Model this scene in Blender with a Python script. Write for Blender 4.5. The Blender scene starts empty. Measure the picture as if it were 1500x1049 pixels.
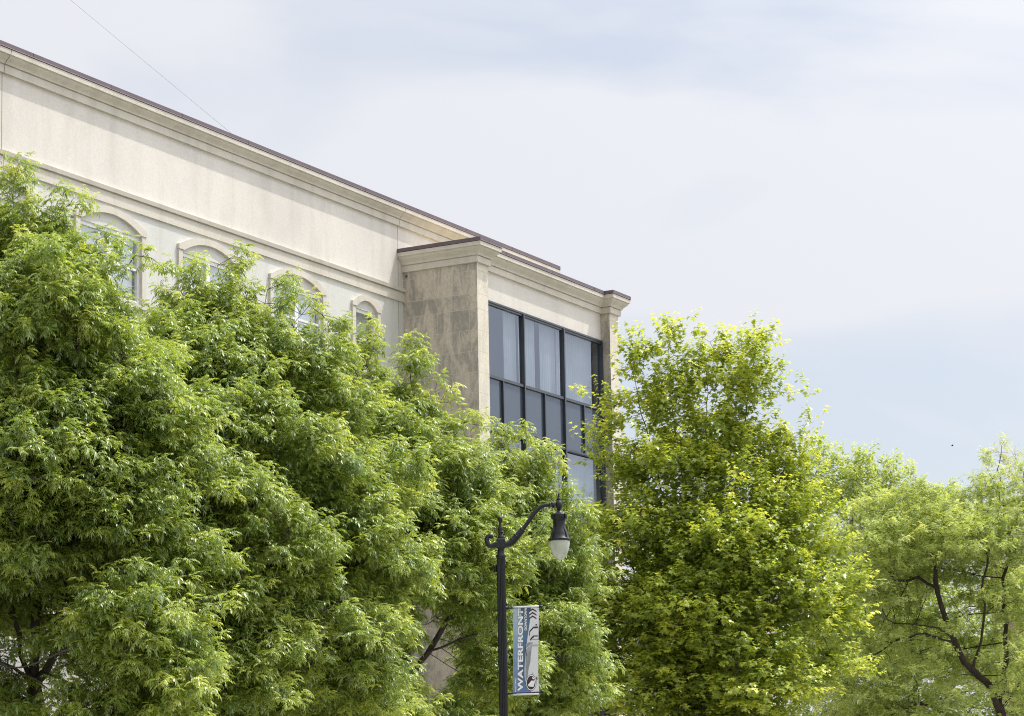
import bpy, bmesh, math, random
import numpy as np
from mathutils import Vector, Matrix

# ------------------------------------------------------------------ camera
FPX, CX, CY = 3500.1, 750.0, 791.2
YAW, PITCH, ROLL = math.radians(60.828), math.radians(6.607), math.radians(-1.0455)
cy_, sy_, cp_, sp_, cr_, sr_ = (math.cos(YAW), math.sin(YAW), math.cos(PITCH), math.sin(PITCH),
                                math.cos(ROLL), math.sin(ROLL))
FW = np.array([sy_*cp_, cy_*cp_, sp_])
_rt = np.array([cy_, -sy_, 0.0]); _up = np.cross(_rt, FW)
RT = cr_*_rt + sr_*_up
UP = -sr_*_rt + cr_*_up
EYE = np.array([0.0, 0.0, 1.6])

scene = bpy.context.scene
col = scene.collection
cam_d = bpy.data.cameras.new("camera")
cam_d.sensor_fit = 'HORIZONTAL'
cam_d.sensor_width = 36.0
cam_d.lens = FPX/1500.0*36.0
cam_d.shift_y = (CY-524.5)/1500.0
cam_d.clip_start = 0.5
cam_d.clip_end = 3000.0
cam = bpy.data.objects.new("camera", cam_d)
cam.matrix_world = Matrix(((RT[0], UP[0], -FW[0], EYE[0]), (RT[1], UP[1], -FW[1], EYE[1]),
                           (RT[2], UP[2], -FW[2], EYE[2]), (0, 0, 0, 1)))
col.objects.link(cam)
scene.camera = cam

def ray(px, py): return FW + RT*(px-CX)/FPX - UP*(py-CY)/FPX
def at(px, py, depth): return EYE + ray(px, py)*depth          # photo pixel + distance -> a point in the place
def on_y(px, py, Y): d = ray(px, py); return EYE + d*(Y/d[1])

# ------------------------------------------------------------------ light
SUN = np.array([0.374, -0.293, 0.880]); SUN /= np.linalg.norm(SUN)
world = bpy.data.worlds.new("World"); scene.world = world; world.use_nodes = True
wn = world.node_tree.nodes; wl = world.node_tree.links; wn.clear()
w_out = wn.new('ShaderNodeOutputWorld'); w_bg = wn.new('ShaderNodeBackground')
sky = wn.new('ShaderNodeTexSky'); sky.sky_type = 'NISHITA'; sky.sun_disc = False
sky.sun_elevation = math.asin(SUN[2]); sky.sun_rotation = math.atan2(SUN[0], SUN[1])
sky.air_density = 1.0; sky.dust_density = 1.5; sky.ozone_density = 1.0
SKY_STRENGTH = 0.092
CLOUD = (5.85, 5.95, 6.28)                # thin bright veil of high cloud (radiance before the strength below)
tc = wn.new('ShaderNodeTexCoord'); mp = wn.new('ShaderNodeMapping')
mp.inputs['Scale'].default_value = (1.1, 1.8, 4.2); mp.inputs['Location'].default_value = (5.6, 3.3, 0.3); mp.inputs['Rotation'].default_value = (0.2, 0.35, 0.5)
nz = wn.new('ShaderNodeTexNoise'); nz.inputs['Scale'].default_value = 2.6; nz.inputs['Detail'].default_value = 6
nz.inputs['Roughness'].default_value = 0.46; nz.inputs['Distortion'].default_value = 0.5
rp = wn.new('ShaderNodeValToRGB')
rp.color_ramp.elements[0].position = 0.36; rp.color_ramp.elements[0].color = (0.60, 0.60, 0.60, 1)
rp.color_ramp.elements[1].position = 0.52; rp.color_ramp.elements[1].color = (0.97, 0.97, 0.97, 1)
mx = wn.new('ShaderNodeMixRGB'); mx.inputs['Color2'].default_value = (*CLOUD, 1)
wl.new(tc.outputs['Generated'], mp.inputs['Vector']); wl.new(mp.outputs['Vector'], nz.inputs['Vector'])
wl.new(nz.outputs['Fac'], rp.inputs['Fac']); wl.new(rp.outputs['Color'], mx.inputs['Fac'])
wl.new(sky.outputs['Color'], mx.inputs['Color1'])
# thin high cloud scatters forward: the veil is brighter towards the sun
dt = wn.new('ShaderNodeVectorMath'); dt.operation = 'DOT_PRODUCT'; dt.inputs[1].default_value = tuple(SUN)
wl.new(tc.outputs['Generated'], dt.inputs[0])
mxx = wn.new('ShaderNodeMath'); mxx.operation = 'MAXIMUM'; mxx.inputs[1].default_value = 0.0; wl.new(dt.outputs['Value'], mxx.inputs[0])
pw = wn.new('ShaderNodeMath'); pw.operation = 'POWER'; pw.inputs[1].default_value = 6.0; wl.new(mxx.outputs[0], pw.inputs[0])
ma = wn.new('ShaderNodeMath'); ma.operation = 'MULTIPLY_ADD'; ma.inputs[1].default_value = 4.4; ma.inputs[2].default_value = 1.0; wl.new(pw.outputs[0], ma.inputs[0])
vs = wn.new('ShaderNodeVectorMath'); vs.operation = 'SCALE'; wl.new(mx.outputs['Color'], vs.inputs[0]); wl.new(ma.outputs[0], vs.inputs['Scale'])
wl.new(vs.outputs[0], w_bg.inputs['Color'])
w_bg.inputs['Strength'].default_value = SKY_STRENGTH
wl.new(w_bg.outputs['Background'], w_out.inputs['Surface'])

sun_d = bpy.data.lights.new("sun", 'SUN'); sun_d.energy = 2.25; sun_d.angle = math.radians(0.55)
sun_d.color = (1.0, 0.95, 0.87)
sun = bpy.data.objects.new("sun", sun_d); col.objects.link(sun)
sun.rotation_mode = 'QUATERNION'; sun.rotation_quaternion = Vector(SUN).to_track_quat('Z', 'Y')
sun.location = (0, 0, 60)
scene.view_settings.view_transform = 'Standard'; scene.view_settings.look = 'None'
scene.view_settings.exposure = 0.62; scene.view_settings.gamma = 1.0
scene.render.resolution_x, scene.render.resolution_y = 1024, 716
scene.cycles.max_bounces = 7; scene.cycles.diffuse_bounces = 4; scene.cycles.transmission_bounces = 4
scene.cycles.transparent_max_bounces = 8; scene.cycles.glossy_bounces = 3
scene.cycles.use_denoising = True; scene.cycles.denoiser = 'OPENIMAGEDENOISE'; scene.cycles.denoising_prefilter = 'NONE'
scene.cycles.filter_width = 1.05
scene.cycles.caustics_reflective = False; scene.cycles.caustics_refractive = False

# ------------------------------------------------------------------ helpers
def tag(o, label=None, cat=None, group=None, kind=None):
    for k, v in (('label', label), ('category', cat), ('group', group), ('kind', kind)):
        if v: o[k] = v
    return o
def empty(name, loc):
    o = bpy.data.objects.new(name, None); col.objects.link(o); o.location = loc
    o.empty_display_size = 0.5
    bpy.context.view_layer.update() if False else None
    return o
def put(name, me, mat, parent=None):
    o = bpy.data.objects.new(name, me); col.objects.link(o)
    if mat is not None:
        for m in (mat if isinstance(mat, (list, tuple)) else [mat]): me.materials.append(m)
    if parent is not None:
        o.parent = parent
        p = parent; off = Vector((0, 0, 0))
        while p is not None: off += p.location; p = p.parent
        o.location = -off              # all geometry is written in world metres, thing empties only shift
    return o

class MB:
    """collects plain polygons, then becomes one mesh"""
    def __init__(s): s.v = []; s.f = []; s.m = []
    def quad(s, a, b, c, d, mi=0):
        n = len(s.v); s.v += [tuple(a), tuple(b), tuple(c), tuple(d)]; s.f.append((n, n+1, n+2, n+3)); s.m.append(mi)
    def poly(s, pts, mi=0):
        n = len(s.v); s.v += [tuple(p) for p in pts]; s.f.append(tuple(range(n, n+len(pts)))); s.m.append(mi)
    def box(s, x0, x1, y0, y1, z0, z1, mi=0):
        n = len(s.v)
        s.v += [(x0,y0,z0),(x1,y0,z0),(x1,y1,z0),(x0,y1,z0),(x0,y0,z1),(x1,y0,z1),(x1,y1,z1),(x0,y1,z1)]
        for f in ((3,2,1,0),(4,5,6,7),(0,1,5,4),(1,2,6,5),(2,3,7,6),(3,0,4,7)):
            s.f.append(tuple(n+i for i in f)); s.m.append(mi)
    def build(s, name, mat, parent=None, smooth=False, bevel=0.0):
        me = bpy.data.meshes.new(name); me.from_pydata(s.v, [], s.f)
        if any(s.m): me.polygons.foreach_set('material_index', s.m)
        if smooth: me.polygons.foreach_set('use_smooth', [True]*len(me.polygons))
        me.update()
        if bevel > 0:
            bm = bmesh.new(); bm.from_mesh(me)
            bmesh.ops.remove_doubles(bm, verts=bm.verts, dist=1e-5)
            bmesh.ops.bevel(bm, geom=[e for e in bm.edges if e.is_manifold and e.calc_face_angle(0) > 0.6],
                            offset=bevel, segments=1, affect='EDGES')
            bm.to_mesh(me); bm.free()
        return put(name, me, mat, parent)

def sweep(mb, path, prof, closed_ends=True, mi=0):
    """profile [(p outwards, z)] run along a plan path with mitred corners; outward is to the right of travel"""
    n = len(path); offs = []
    for i in range(n):
        ds = []
        if i > 0: ds.append(np.subtract(path[i], path[i-1]))
        if i < n-1: ds.append(np.subtract(path[i+1], path[i]))
        ns = [np.array([d[1], -d[0]])/np.hypot(*d) for d in ds]
        if len(ns) == 2:
            o = ns[0] + ns[1]; o = o/(1+ns[0]@ns[1])
        else: o = ns[0]
        offs.append(o)
    rings = [[(path[i][0]+offs[i][0]*p, path[i][1]+offs[i][1]*p, z) for p, z in prof] for i in range(n)]
    for i in range(n-1):
        for k in range(len(prof)):
            k2 = (k+1) % len(prof)
            mb.quad(rings[i][k], rings[i][k2], rings[i+1][k2], rings[i+1][k], mi)
    if closed_ends:
        mb.poly(rings[0][::-1], mi); mb.poly(rings[-1], mi)

def tube_mesh(pts, rads, sides=10, cap=True):
    """one smooth tube along points"""
    pts = [np.array(p, float) for p in pts]; v = []; f = []
    prev = None
    for i, p in enumerate(pts):
        t = pts[min(i+1, len(pts)-1)] - pts[max(i-1, 0)]; t /= np.linalg.norm(t)
        if prev is None:
            a = np.array([0, 0, 1.0]) if abs(t[2]) < 0.9 else np.array([1.0, 0, 0])
        else: a = prev
        u = a - t*(a@t); u /= np.linalg.norm(u); w = np.cross(t, u); prev = u
        for k in range(sides):
            an = 2*math.pi*k/sides
            v.append(p + (u*math.cos(an)+w*math.sin(an))*rads[i])
    for i in range(len(pts)-1):
        for k in range(sides):
            f.append((i*sides+k, i*sides+(k+1) % sides, (i+1)*sides+(k+1) % sides, (i+1)*sides+k))
    if cap:
        f.append(tuple(range(sides))[::-1]); f.append(tuple((len(pts)-1)*sides+k for k in range(sides)))
    return v, f
def add_tube(mb, pts, rads, sides=10):
    v, f = tube_mesh(pts, rads, sides); n = len(mb.v)
    mb.v += [tuple(p) for p in v]; mb.f += [tuple(n+i for i in q) for q in f]; mb.m += [0]*len(f)
def add_lathe(mb, c, prof, sides=20, axis=None, flute=0):
    """prof [(r, h)] about a vertical axis (or given) through c"""
    ax = np.array([0, 0, 1.0]) if axis is None else np.array(axis, float)/np.linalg.norm(axis)
    a = np.array([1.0, 0, 0]) if abs(ax[0]) < 0.9 else np.array([0, 1.0, 0])
    u = a-ax*(a@ax); u /= np.linalg.norm(u); w = np.cross(ax, u); n = len(mb.v); c = np.array(c, float)
    for r, h in prof:
        for k in range(sides):
            an = 2*math.pi*k/sides
            rr = r*(1-flute*(k % 2))
            mb.v.append(tuple(c+ax*h+(u*math.cos(an)+w*math.sin(an))*rr))
    for i in range(len(prof)-1):
        for k in range(sides):
            mb.f.append((n+i*sides+k, n+i*sides+(k+1) % sides, n+(i+1)*sides+(k+1) % sides, n+(i+1)*sides+k)); mb.m.append(0)
    mb.f.append(tuple(n+k for k in range(sides))[::-1]); mb.m.append(0)
    mb.f.append(tuple(n+(len(prof)-1)*sides+k for k in range(sides))); mb.m.append(0)

# ------------------------------------------------------------------ materials
def mat_new(name):
    m = bpy.data.materials.new(name); m.use_nodes = True
    nt = m.node_tree; b = nt.nodes['Principled BSDF']
    return m, nt, b
def N(nt, t, **kw):
    n = nt.nodes.new(t)
    for k, v in kw.items():
        if k in n.inputs: n.inputs[k].default_value = v
        else: setattr(n, k, v)
    return n
def noise(nt, scale, detail=4, rough=0.55, stretch=(1, 1, 1), dist=0.0):
    t = N(nt, 'ShaderNodeTexCoord'); mpg = N(nt, 'ShaderNodeMapping'); mpg.inputs['Scale'].default_value = stretch
    nt.links.new(t.outputs['Object'], mpg.inputs['Vector'])
    n = N(nt, 'ShaderNodeTexNoise'); n.inputs['Scale'].default_value = scale; n.inputs['Detail'].default_value = detail
    n.inputs['Roughness'].default_value = rough; n.inputs['Distortion'].default_value = dist
    nt.links.new(mpg.outputs['Vector'], n.inputs['Vector'])
    return n
def ramp(nt, src, stops):
    r = N(nt, 'ShaderNodeValToRGB'); el = r.color_ramp.elements
    while len(el) < len(stops): el.new(0.5)
    for e, (p, c) in zip(el, stops): e.position = p; e.color = (*c, 1) if len(c) == 3 else c
    nt.links.new(src, r.inputs['Fac']); return r
def mixc(nt, fac, c1, c2, mode='MIX'):
    m = N(nt, 'ShaderNodeMixRGB'); m.blend_type = mode
    for key, val in (('Fac', fac), ('Color1', c1), ('Color2', c2)):
        if isinstance(val, bpy.types.NodeSocket): nt.links.new(val, m.inputs[key])
        elif key == 'Fac': m.inputs[key].default_value = val
        else: m.inputs[key].default_value = (*val, 1)
    return m.outputs['Color']
def bump(nt, b, src, strength, dist=0.01):
    n = N(nt, 'ShaderNodeBump'); n.inputs['Strength'].default_value = strength; n.inputs['Distance'].default_value = dist
    nt.links.new(src, n.inputs['Height']); nt.links.new(n.outputs['Normal'], b.inputs['Normal'])
def spec(b, v):
    b.inputs['Specular IOR Level'].default_value = v

def mk_stucco(name, base, vary=0.10, streak=0.5):
    m, nt, b = mat_new(name)
    big = noise(nt, 0.35, 5, 0.6)
    st = noise(nt, 2.2, 5, 0.6, stretch=(1, 1, 0.12))
    fine = noise(nt, 24, 4, 0.8)
    lo = tuple(c*(1-vary) for c in base); hi = tuple(min(1, c*(1+vary*0.5)) for c in base)
    c = ramp(nt, big.outputs['Fac'], [(0.3, lo), (0.7, hi)]).outputs['Color']
    s = ramp(nt, st.outputs['Fac'], [(0.33, (0.84, 0.83, 0.81)), (0.55, (1, 1, 1))]).outputs['Color']
    c = mixc(nt, streak, c, s, 'MULTIPLY')
    f = ramp(nt, fine.outputs['Fac'], [(0.28, (0.84, 0.84, 0.84)), (0.72, (1.10, 1.10, 1.10))]).outputs['Color']
    c = mixc(nt, 0.8, c, f, 'MULTIPLY')
    nt.links.new(c, b.inputs['Base Color']); b.inputs['Roughness'].default_value = 0.92; spec(b, 0.2)
    bump(nt, b, fine.outputs['Fac'], 0.35, 0.006)
    return m
M_wall = mk_stucco('stucco_cream', (0.70, 0.665, 0.608))
M_wall2 = mk_stucco('stucco_trim', (0.655, 0.615, 0.535), 0.08, 0.7)
M_wall3 = mk_stucco('stucco_grey_panel', (0.665, 0.66, 0.615), 0.06, 0.5)

def mk_stone(name, tan, grey, stain):
    m, nt, b = mat_new(name)
    at_ = N(nt, 'ShaderNodeAttribute'); at_.attribute_name = 'tone'
    st = noise(nt, 2.6, 7, 0.68, stretch=(1, 1, 0.34), dist=1.2)
    spot = noise(nt, 16, 5, 0.75, stretch=(1, 1, 0.6))
    fine = noise(nt, 60, 3, 0.7)
    add = N(nt, 'ShaderNodeMath'); add.operation = 'ADD'
    sub = N(nt, 'ShaderNodeMath'); sub.operation = 'MULTIPLY_ADD'; sub.inputs[1].default_value = 0.13; sub.inputs[2].default_value = -0.065
    nt.links.new(at_.outputs['Fac'], sub.inputs[0]); nt.links.new(st.outputs['Fac'], add.inputs[0]); nt.links.new(sub.outputs[0], add.inputs[1])
    f = ramp(nt, add.outputs[0], [(0.40, (0, 0, 0)), (0.60, (1, 1, 1))]).outputs['Color']
    fs = mixc(nt, 1.0, f, (stain, stain, stain), 'MULTIPLY')
    c = mixc(nt, fs, tan, grey)
    s = ramp(nt, spot.outputs['Fac'], [(0.36, (0.80, 0.80, 0.80)), (0.52, (1, 1, 1)), (0.72, (1.22, 1.2, 1.15))]).outputs['Color']
    c = mixc(nt, 0.35 + 0.5*stain, c, s, 'MULTIPLY')
    f2 = ramp(nt, fine.outputs['Fac'], [(0.3, (0.88, 0.88, 0.88)), (0.7, (1.07, 1.07, 1.07))]).outputs['Color']
    c = mixc(nt, 0.8, c, f2, 'MULTIPLY')
    nt.links.new(c, b.inputs['Base Color']); b.inputs['Roughness'].default_value = 0.88; spec(b, 0.25)
    bump(nt, b, spot.outputs['Fac'], 0.25, 0.01)
    return m
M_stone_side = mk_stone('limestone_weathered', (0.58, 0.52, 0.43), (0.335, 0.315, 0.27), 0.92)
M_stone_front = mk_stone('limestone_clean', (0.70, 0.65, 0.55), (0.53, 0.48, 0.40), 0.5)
def mk_plain(name, c, rough=0.6, metal=0.0, sp=0.4, vary=0.0, vs=4.0):
    m, nt, b = mat_new(name)
    if vary:
        n = noise(nt, vs, 5, 0.6)
        cc = ramp(nt, n.outputs['Fac'], [(0.3, tuple(x*(1-vary) for x in c)), (0.7, tuple(min(1, x*(1+vary)) for x in c))]).outputs['Color']
        nt.links.new(cc, b.inputs['Base Color'])
    else: b.inputs['Base Color'].default_value = (*c, 1)
    b.inputs['Roughness'].default_value = rough; b.inputs['Metallic'].default_value = metal; spec(b, sp)
    return m
M_mortar = mk_plain('mortar_tan', (0.56, 0.49, 0.38), 0.95, vary=0.15, vs=9)
M_mortar_l = mk_plain('mortar_pale', (0.50, 0.42, 0.31), 0.95, vary=0.1, vs=9)
M_coping = mk_plain('plum_metal_coping', (0.140, 0.106, 0.121), 0.5, 0.0, 0.35, vary=0.10, vs=1.5)
M_drip = mk_plain('dark_gap', (0.03, 0.027, 0.025), 0.9)
M_seal = mk_plain('joint_sealant', (0.27, 0.24, 0.20), 0.8)
M_frame = mk_plain('dark_bronze_aluminium', (0.035, 0.042, 0.055), 0.32, 0.0, 0.8, vary=0.2, vs=2)
M_white = mk_plain('white_vinyl', (0.78, 0.775, 0.755), 0.4, 0, 0.4, vary=0.03)
M_blind = mk_plain('pale_blind', (0.80, 0.84, 0.86), 0.7, vary=0.05, vs=2)
M_roof = mk_plain('roof_membrane', (0.52, 0.44, 0.29), 0.95, vary=0.12, vs=1.2)
M_int = mk_plain('room_interior', (0.16, 0.155, 0.15), 0.9)
M_curtain = mk_plain('sheer_curtain', (0.80, 0.82, 0.83), 0.9, vary=0.05, vs=3)
M_lampblack = mk_plain('black_cast_iron_paint', (0.012, 0.012, 0.015), 0.42, 0.0, 0.45, vary=0.35, vs=18)
M_grey_galv = mk_plain('worn_galvanised', (0.16, 0.15, 0.14), 0.6, 0.0, 0.4, vary=0.5, vs=40)

def mk_glass(name, tint, refl, gl=(0.86, 0.92, 1.0), rough=0.008):
    m, nt, b = mat_new(name); nt.nodes.remove(b)
    out = nt.nodes['Material Output']
    tr = N(nt, 'ShaderNodeBsdfTransparent'); tr.inputs['Color'].default_value = (*tint, 1)
    g = N(nt, 'ShaderNodeBsdfGlossy'); g.inputs['Color'].default_value = (*gl, 1); g.inputs['Roughness'].default_value = rough
    n = noise(nt, 0.8, 2, 0.5); bm_ = N(nt, 'ShaderNodeBump'); bm_.inputs['Strength'].default_value = 0.05
    bm_.inputs['Distance'].default_value = 0.1
    nt.links.new(n.outputs['Fac'], bm_.inputs['Height']); nt.links.new(bm_.outputs['Normal'], g.inputs['Normal'])
    mixs = N(nt, 'ShaderNodeMixShader'); mixs.inputs['Fac'].default_value = refl
    nt.links.new(tr.outputs[0], mixs.inputs[1]); nt.links.new(g.outputs[0], mixs.inputs[2]); nt.links.new(mixs.outputs[0], out.inputs['Surface'])
    return m
M_glass = mk_glass('tinted_reflective_glass', (0.62, 0.66, 0.70), 0.25, (0.74, 0.82, 0.97))
M_glass_clear = mk_glass('double_glazing', (0.85, 0.9, 0.9), 0.35, (0.92, 0.96, 1.0))
def mk_spandrel():
    m, nt, b = mat_new('spandrel_glass')
    b.inputs['Base Color'].default_value = (0.042, 0.054, 0.076, 1); b.inputs['Roughness'].default_value = 0.9
    out = nt.nodes['Material Output']
    g = N(nt, 'ShaderNodeBsdfGlossy'); g.inputs['Color'].default_value = (0.74, 0.86, 1.0, 1); g.inputs['Roughness'].default_value = 0.04
    mixs = N(nt, 'ShaderNodeMixShader'); mixs.inputs['Fac'].default_value = 0.13
    nt.links.new(b.outputs[0], mixs.inputs[1]); nt.links.new(g.outputs[0], mixs.inputs[2]); nt.links.new(mixs.outputs[0], out.inputs['Surface'])
    return m
M_spandrel = mk_spandrel()

def mk_leaf(name, c_old, c_mid, c_young, trans=0.45, gloss=0.09, grough=0.38):
    m, nt, b = mat_new(name); nt.nodes.remove(b); out = nt.nodes['Material Output']
    a = N(nt, 'ShaderNodeAttribute'); a.attribute_name = 'tone'
    c = ramp(nt, a.outputs['Fac'], [(0.0, c_old), (0.5, c_mid), (0.88, c_young), (1.0, tuple(x*y for x, y in zip(c_young, (1.12, 1.0, 1.1))))]).outputs['Color']
    d = N(nt, 'ShaderNodeBsdfDiffuse'); t = N(nt, 'ShaderNodeBsdfTranslucent')
    g = N(nt, 'ShaderNodeBsdfGlossy'); g.inputs['Roughness'].default_value = grough; g.inputs['Color'].default_value = (0.95, 1.0, 0.92, 1)
    ct = mixc(nt, 1.0, c, (1.75, 1.65, 0.75), 'MULTIPLY')
    nt.links.new(c, d.inputs['Color']); nt.links.new(ct, t.inputs['Color'])
    m1 = N(nt, 'ShaderNodeMixShader'); m1.inputs['Fac'].default_value = trans
    m2 = N(nt, 'ShaderNodeMixShader'); m2.inputs['Fac'].default_value = gloss
    nt.links.new(d.outputs[0], m1.inputs[1]); nt.links.new(t.outputs[0], m1.inputs[2])
    nt.links.new(m1.outputs[0], m2.inputs[1]); nt.links.new(g.outputs[0], m2.inputs[2]); nt.links.new(m2.outputs[0], out.inputs['Surface'])
    return m
M_ash = mk_leaf('ash_leaf', (0.135, 0.215, 0.040), (0.315, 0.40, 0.082), (0.57, 0.62, 0.15), trans=0.42, gloss=0.08, grough=0.42)
M_maple = mk_leaf('maple_leaf', (0.135, 0.215, 0.045), (0.39, 0.47, 0.082), (0.76, 0.76, 0.17), trans=0.42, gloss=0.07)
M_locust = mk_leaf('locust_leaf', (0.23, 0.30, 0.105), (0.40, 0.48, 0.18), (0.60, 0.66, 0.29), trans=0.42, gloss=0.05)
M_farleaf = mk_leaf('far_leaf', (0.22, 0.29, 0.10), (0.38, 0.46, 0.16), (0.57, 0.63, 0.25), trans=0.42, gloss=0.04)
M_bronzeleaf = mk_leaf('bronze_tipped_leaf', (0.26, 0.31, 0.11), (0.42, 0.46, 0.18), (0.52, 0.54, 0.23), trans=0.5, gloss=0.08)
def mk_bark(name, c):
    m, nt, b = mat_new(name)
    n = noise(nt, 9, 6, 0.7, stretch=(1, 1, 0.25))
    cc = ramp(nt, n.outputs['Fac'], [(0.3, tuple(x*0.55 for x in c)), (0.7, tuple(x*1.35 for x in c))]).outputs['Color']
    nt.links.new(cc, b.inputs['Base Color']); b.inputs['Roughness'].default_value = 0.95; spec(b, 0.15)
    bump(nt, b, n.outputs['Fac'], 0.8, 0.02)
    return m
M_bark = mk_bark('grey_bark', (0.095, 0.080, 0.066))
M_bark_maple = mk_bark('maple_bark', (0.15, 0.13, 0.11))
M_bark_locust = mk_bark('locust_bark', (0.062, 0.050, 0.040))

# ------------------------------------------------------------------ ground (below the frame, it carries everything)
def mk_ground():
    m, nt, b = mat_new('paved_ground')
    n = noise(nt, 0.6, 8, 0.65); c = ramp(nt, n.outputs['Fac'], [(0.3, (0.30, 0.285, 0.25)), (0.6, (0.37, 0.35, 0.31)), (0.8, (0.42, 0.39, 0.34))]).outputs['Color']
    nt.links.new(c, b.inputs['Base Color']); b.inputs['Roughness'].default_value = 0.95; spec(b, 0.1); return m
g = MB(); g.quad((-900, -900, 0), (1500, -900, 0), (1500, 1500, 0), (-900, 1500, 0))
tag(g.build('ground', mk_ground()), kind='structure')
M_asph = mk_plain('asphalt', (0.06, 0.06, 0.062), 0.9, vary=0.2, vs=3)
M_conc = mk_plain('concrete_paving', (0.42, 0.40, 0.36), 0.9, vary=0.12, vs=2)
M_kerb = mk_plain('kerb_concrete', (0.36, 0.35, 0.32), 0.9, vary=0.12, vs=2)
M_line = mk_plain('road_paint', (0.7, 0.7, 0.66), 0.7, vary=0.1, vs=6)
g = MB(); g.quad((-300, 3.0, 0.004), (600, 3.0, 0.004), (600, 18.0, 0.004), (-300, 18.0, 0.004)); tag(g.build('road', M_asph), kind='structure')
g = MB()
for i in range(-30, 60): g.quad((i*9, 10.42, 0.008), (i*9+3, 10.42, 0.008), (i*9+3, 10.54, 0.008), (i*9, 10.54, 0.008))
tag(g.build('road_markings', M_line), kind='structure')
g = MB(); g.box(-300, 600, 18.0, 18.15, -0.1, 0.14); tag(g.build('kerb', M_kerb), kind='structure')
g = MB(); g.box(-300, 600, 18.15, 31.5, -0.1, 0.13); tag(g.build('pavement', M_conc), kind='structure')

# ------------------------------------------------------------------ the office building
YM, YB, YR = 37.40, 34.811, 35.15          # main wall, pier fronts, recessed curtain wall
XA, XA2, XC, XC2 = 60.513, 61.16, 69.23, 69.86
XL, YBACK = 14.0, 62.0
bld = empty('office_building', (60.5, 37.4, 0))
tag(bld, 'long cream stucco office building with plum roof edge, arched windows and a stone-piered glass bay', 'building')

JX = [42.463, 60.235]                      # expansion joints
def arch_pts(x0, x1, zs, rise, n=24):
    c = (x0+x1)/2; hw = (x1-x0)/2; R = (hw*hw+rise*rise)/(2*rise); z0 = zs+rise-R
    a = math.asin(min(1, hw/R))
    return [(c+R*math.sin(t), z0+R*math.cos(t)) for t in np.linspace(-a, a, n)]

WZ0, WZ1 = 14.74, 16.50
wins = [(53.44-4*4.165+0.0, 2.78), (53.44-3*4.165, 2.78), (45.13, 2.78), (49.29, 2.78), (53.44, 2.78), (57.61, 1.52)]
wins[0] = (45.13-2*4.165, 2.78); wins[1] = (45.13-4.165, 2.78)
for k in (3, 4, 5): wins.insert(0, (45.13-k*4.165, 2.78))
STORIES = [0.0, -3.93, -7.86]
# main wall with real window holes
wall = MB()
TRX = [(x+0.17, x+w-0.17) for x, w in wins]
ZT = 20.05; ZBASE = 5.9
def wall_strip(mb, y, x0, x1, z0, z1, holes, mi=0):
    """front skin with rectangular holes in one row, holes (hx0,hx1,hz0,hz1)"""
    hs = sorted([h for h in holes if h[0] > x0 and h[1] < x1]); cx = x0
    for hx0, hx1, hz0, hz1 in hs:
        mb.quad((cx, y, z0), (hx0, y, z0), (hx0, y, z1), (cx, y, z1), mi)
        mb.quad((hx0, y, z0), (hx1, y, z0), (hx1, y, hz0), (hx0, y, hz0), mi)
        mb.quad((hx0, y, hz1), (hx1, y, hz1), (hx1, y, z1), (hx0, y, z1), mi)
        d = 0.16
        mb.quad((hx0, y, hz0), (hx0, y+d, hz0), (hx0, y+d, hz1), (hx0, y, hz1), mi)
        mb.quad((hx1, y+d, hz0), (hx1, y, hz0), (hx1, y, hz1), (hx1, y+d, hz1), mi)
        mb.quad((hx0, y, hz0), (hx1, y, hz0), (hx1, y+d, hz0), (hx0, y+d, hz0), mi)
        mb.quad((hx0, y+d, hz1), (hx1, y+d, hz1), (hx1, y, hz1), (hx0, y, hz1), mi)
        cx = hx1
    mb.quad((cx, y, z0), (x1, y, z0), (x1, y, z1), (cx, y, z1), mi)
wall.quad((XL, YM, 17.2), (69.9, YM, 17.2), (69.9, YM, ZT), (XL, YM, ZT))
rows = [(13.30, 17.2), (9.37, 13.30), (ZBASE, 9.37)]
for (z0, z1), dz in zip(rows, STORIES):
    wall_strip(wall, YM, XL, 69.9, z0, z1, [(a, b, WZ0+dz, WZ1+dz) for a, b in TRX], 1)
wall.quad((69.9, YM, ZBASE), (69.9, YBACK, ZBASE), (69.9, YBACK, ZT), (69.9, YM, ZT))
wall.quad((XL, YBACK, 0), (XL, YM, 0), (XL, YM, ZT), (XL, YBACK, ZT))
wall.quad((69.9, YBACK, 0), (XL, YBACK, 0), (XL, YBACK, ZT), (69.9, YBACK, ZT))
wall.build('wall', [M_wall, M_wall3], bld)
# painted masonry base with courses
def mk_block():
    m, nt, b = mat_new('painted_block')
    t = N(nt, 'ShaderNodeTexCoord'); mpg = N(nt, 'ShaderNodeMapping'); mpg.inputs['Rotation'].default_value = (math.radians(90), 0, 0)
    br = N(nt, 'ShaderNodeTexBrick'); br.inputs['Scale'].default_value = 1.0
    br.inputs['Color1'].default_value = (0.60, 0.585, 0.55, 1); br.inputs['Color2'].default_value = (0.55, 0.54, 0.51, 1)
    br.inputs['Mortar'].default_value = (0.36, 0.35, 0.33, 1); br.inputs['Brick Width'].default_value = 0.6
    br.inputs['Row Height'].default_value = 0.2; br.inputs['Mortar Size'].default_value = 0.010
    nt.links.new(t.outputs['Object'], mpg.inputs['Vector']); nt.links.new(mpg.outputs['Vector'], br.inputs['Vector'])
    n = noise(nt, 1.2, 5, 0.6); f = ramp(nt, n.outputs['Fac'], [(0.3, (0.86, 0.86, 0.86)), (0.7, (1.04, 1.04, 1.04))]).outputs['Color']
    nt.links.new(mixc(nt, 1.0, br.outputs['Color'], f, 'MULTIPLY'), b.inputs['Base Color']); b.inputs['Roughness'].default_value = 0.85
    return m
bs = MB(); bs.box(XL-0.03, 69.93, YM-0.06, YBACK+0.03, 0, ZBASE)
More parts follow.
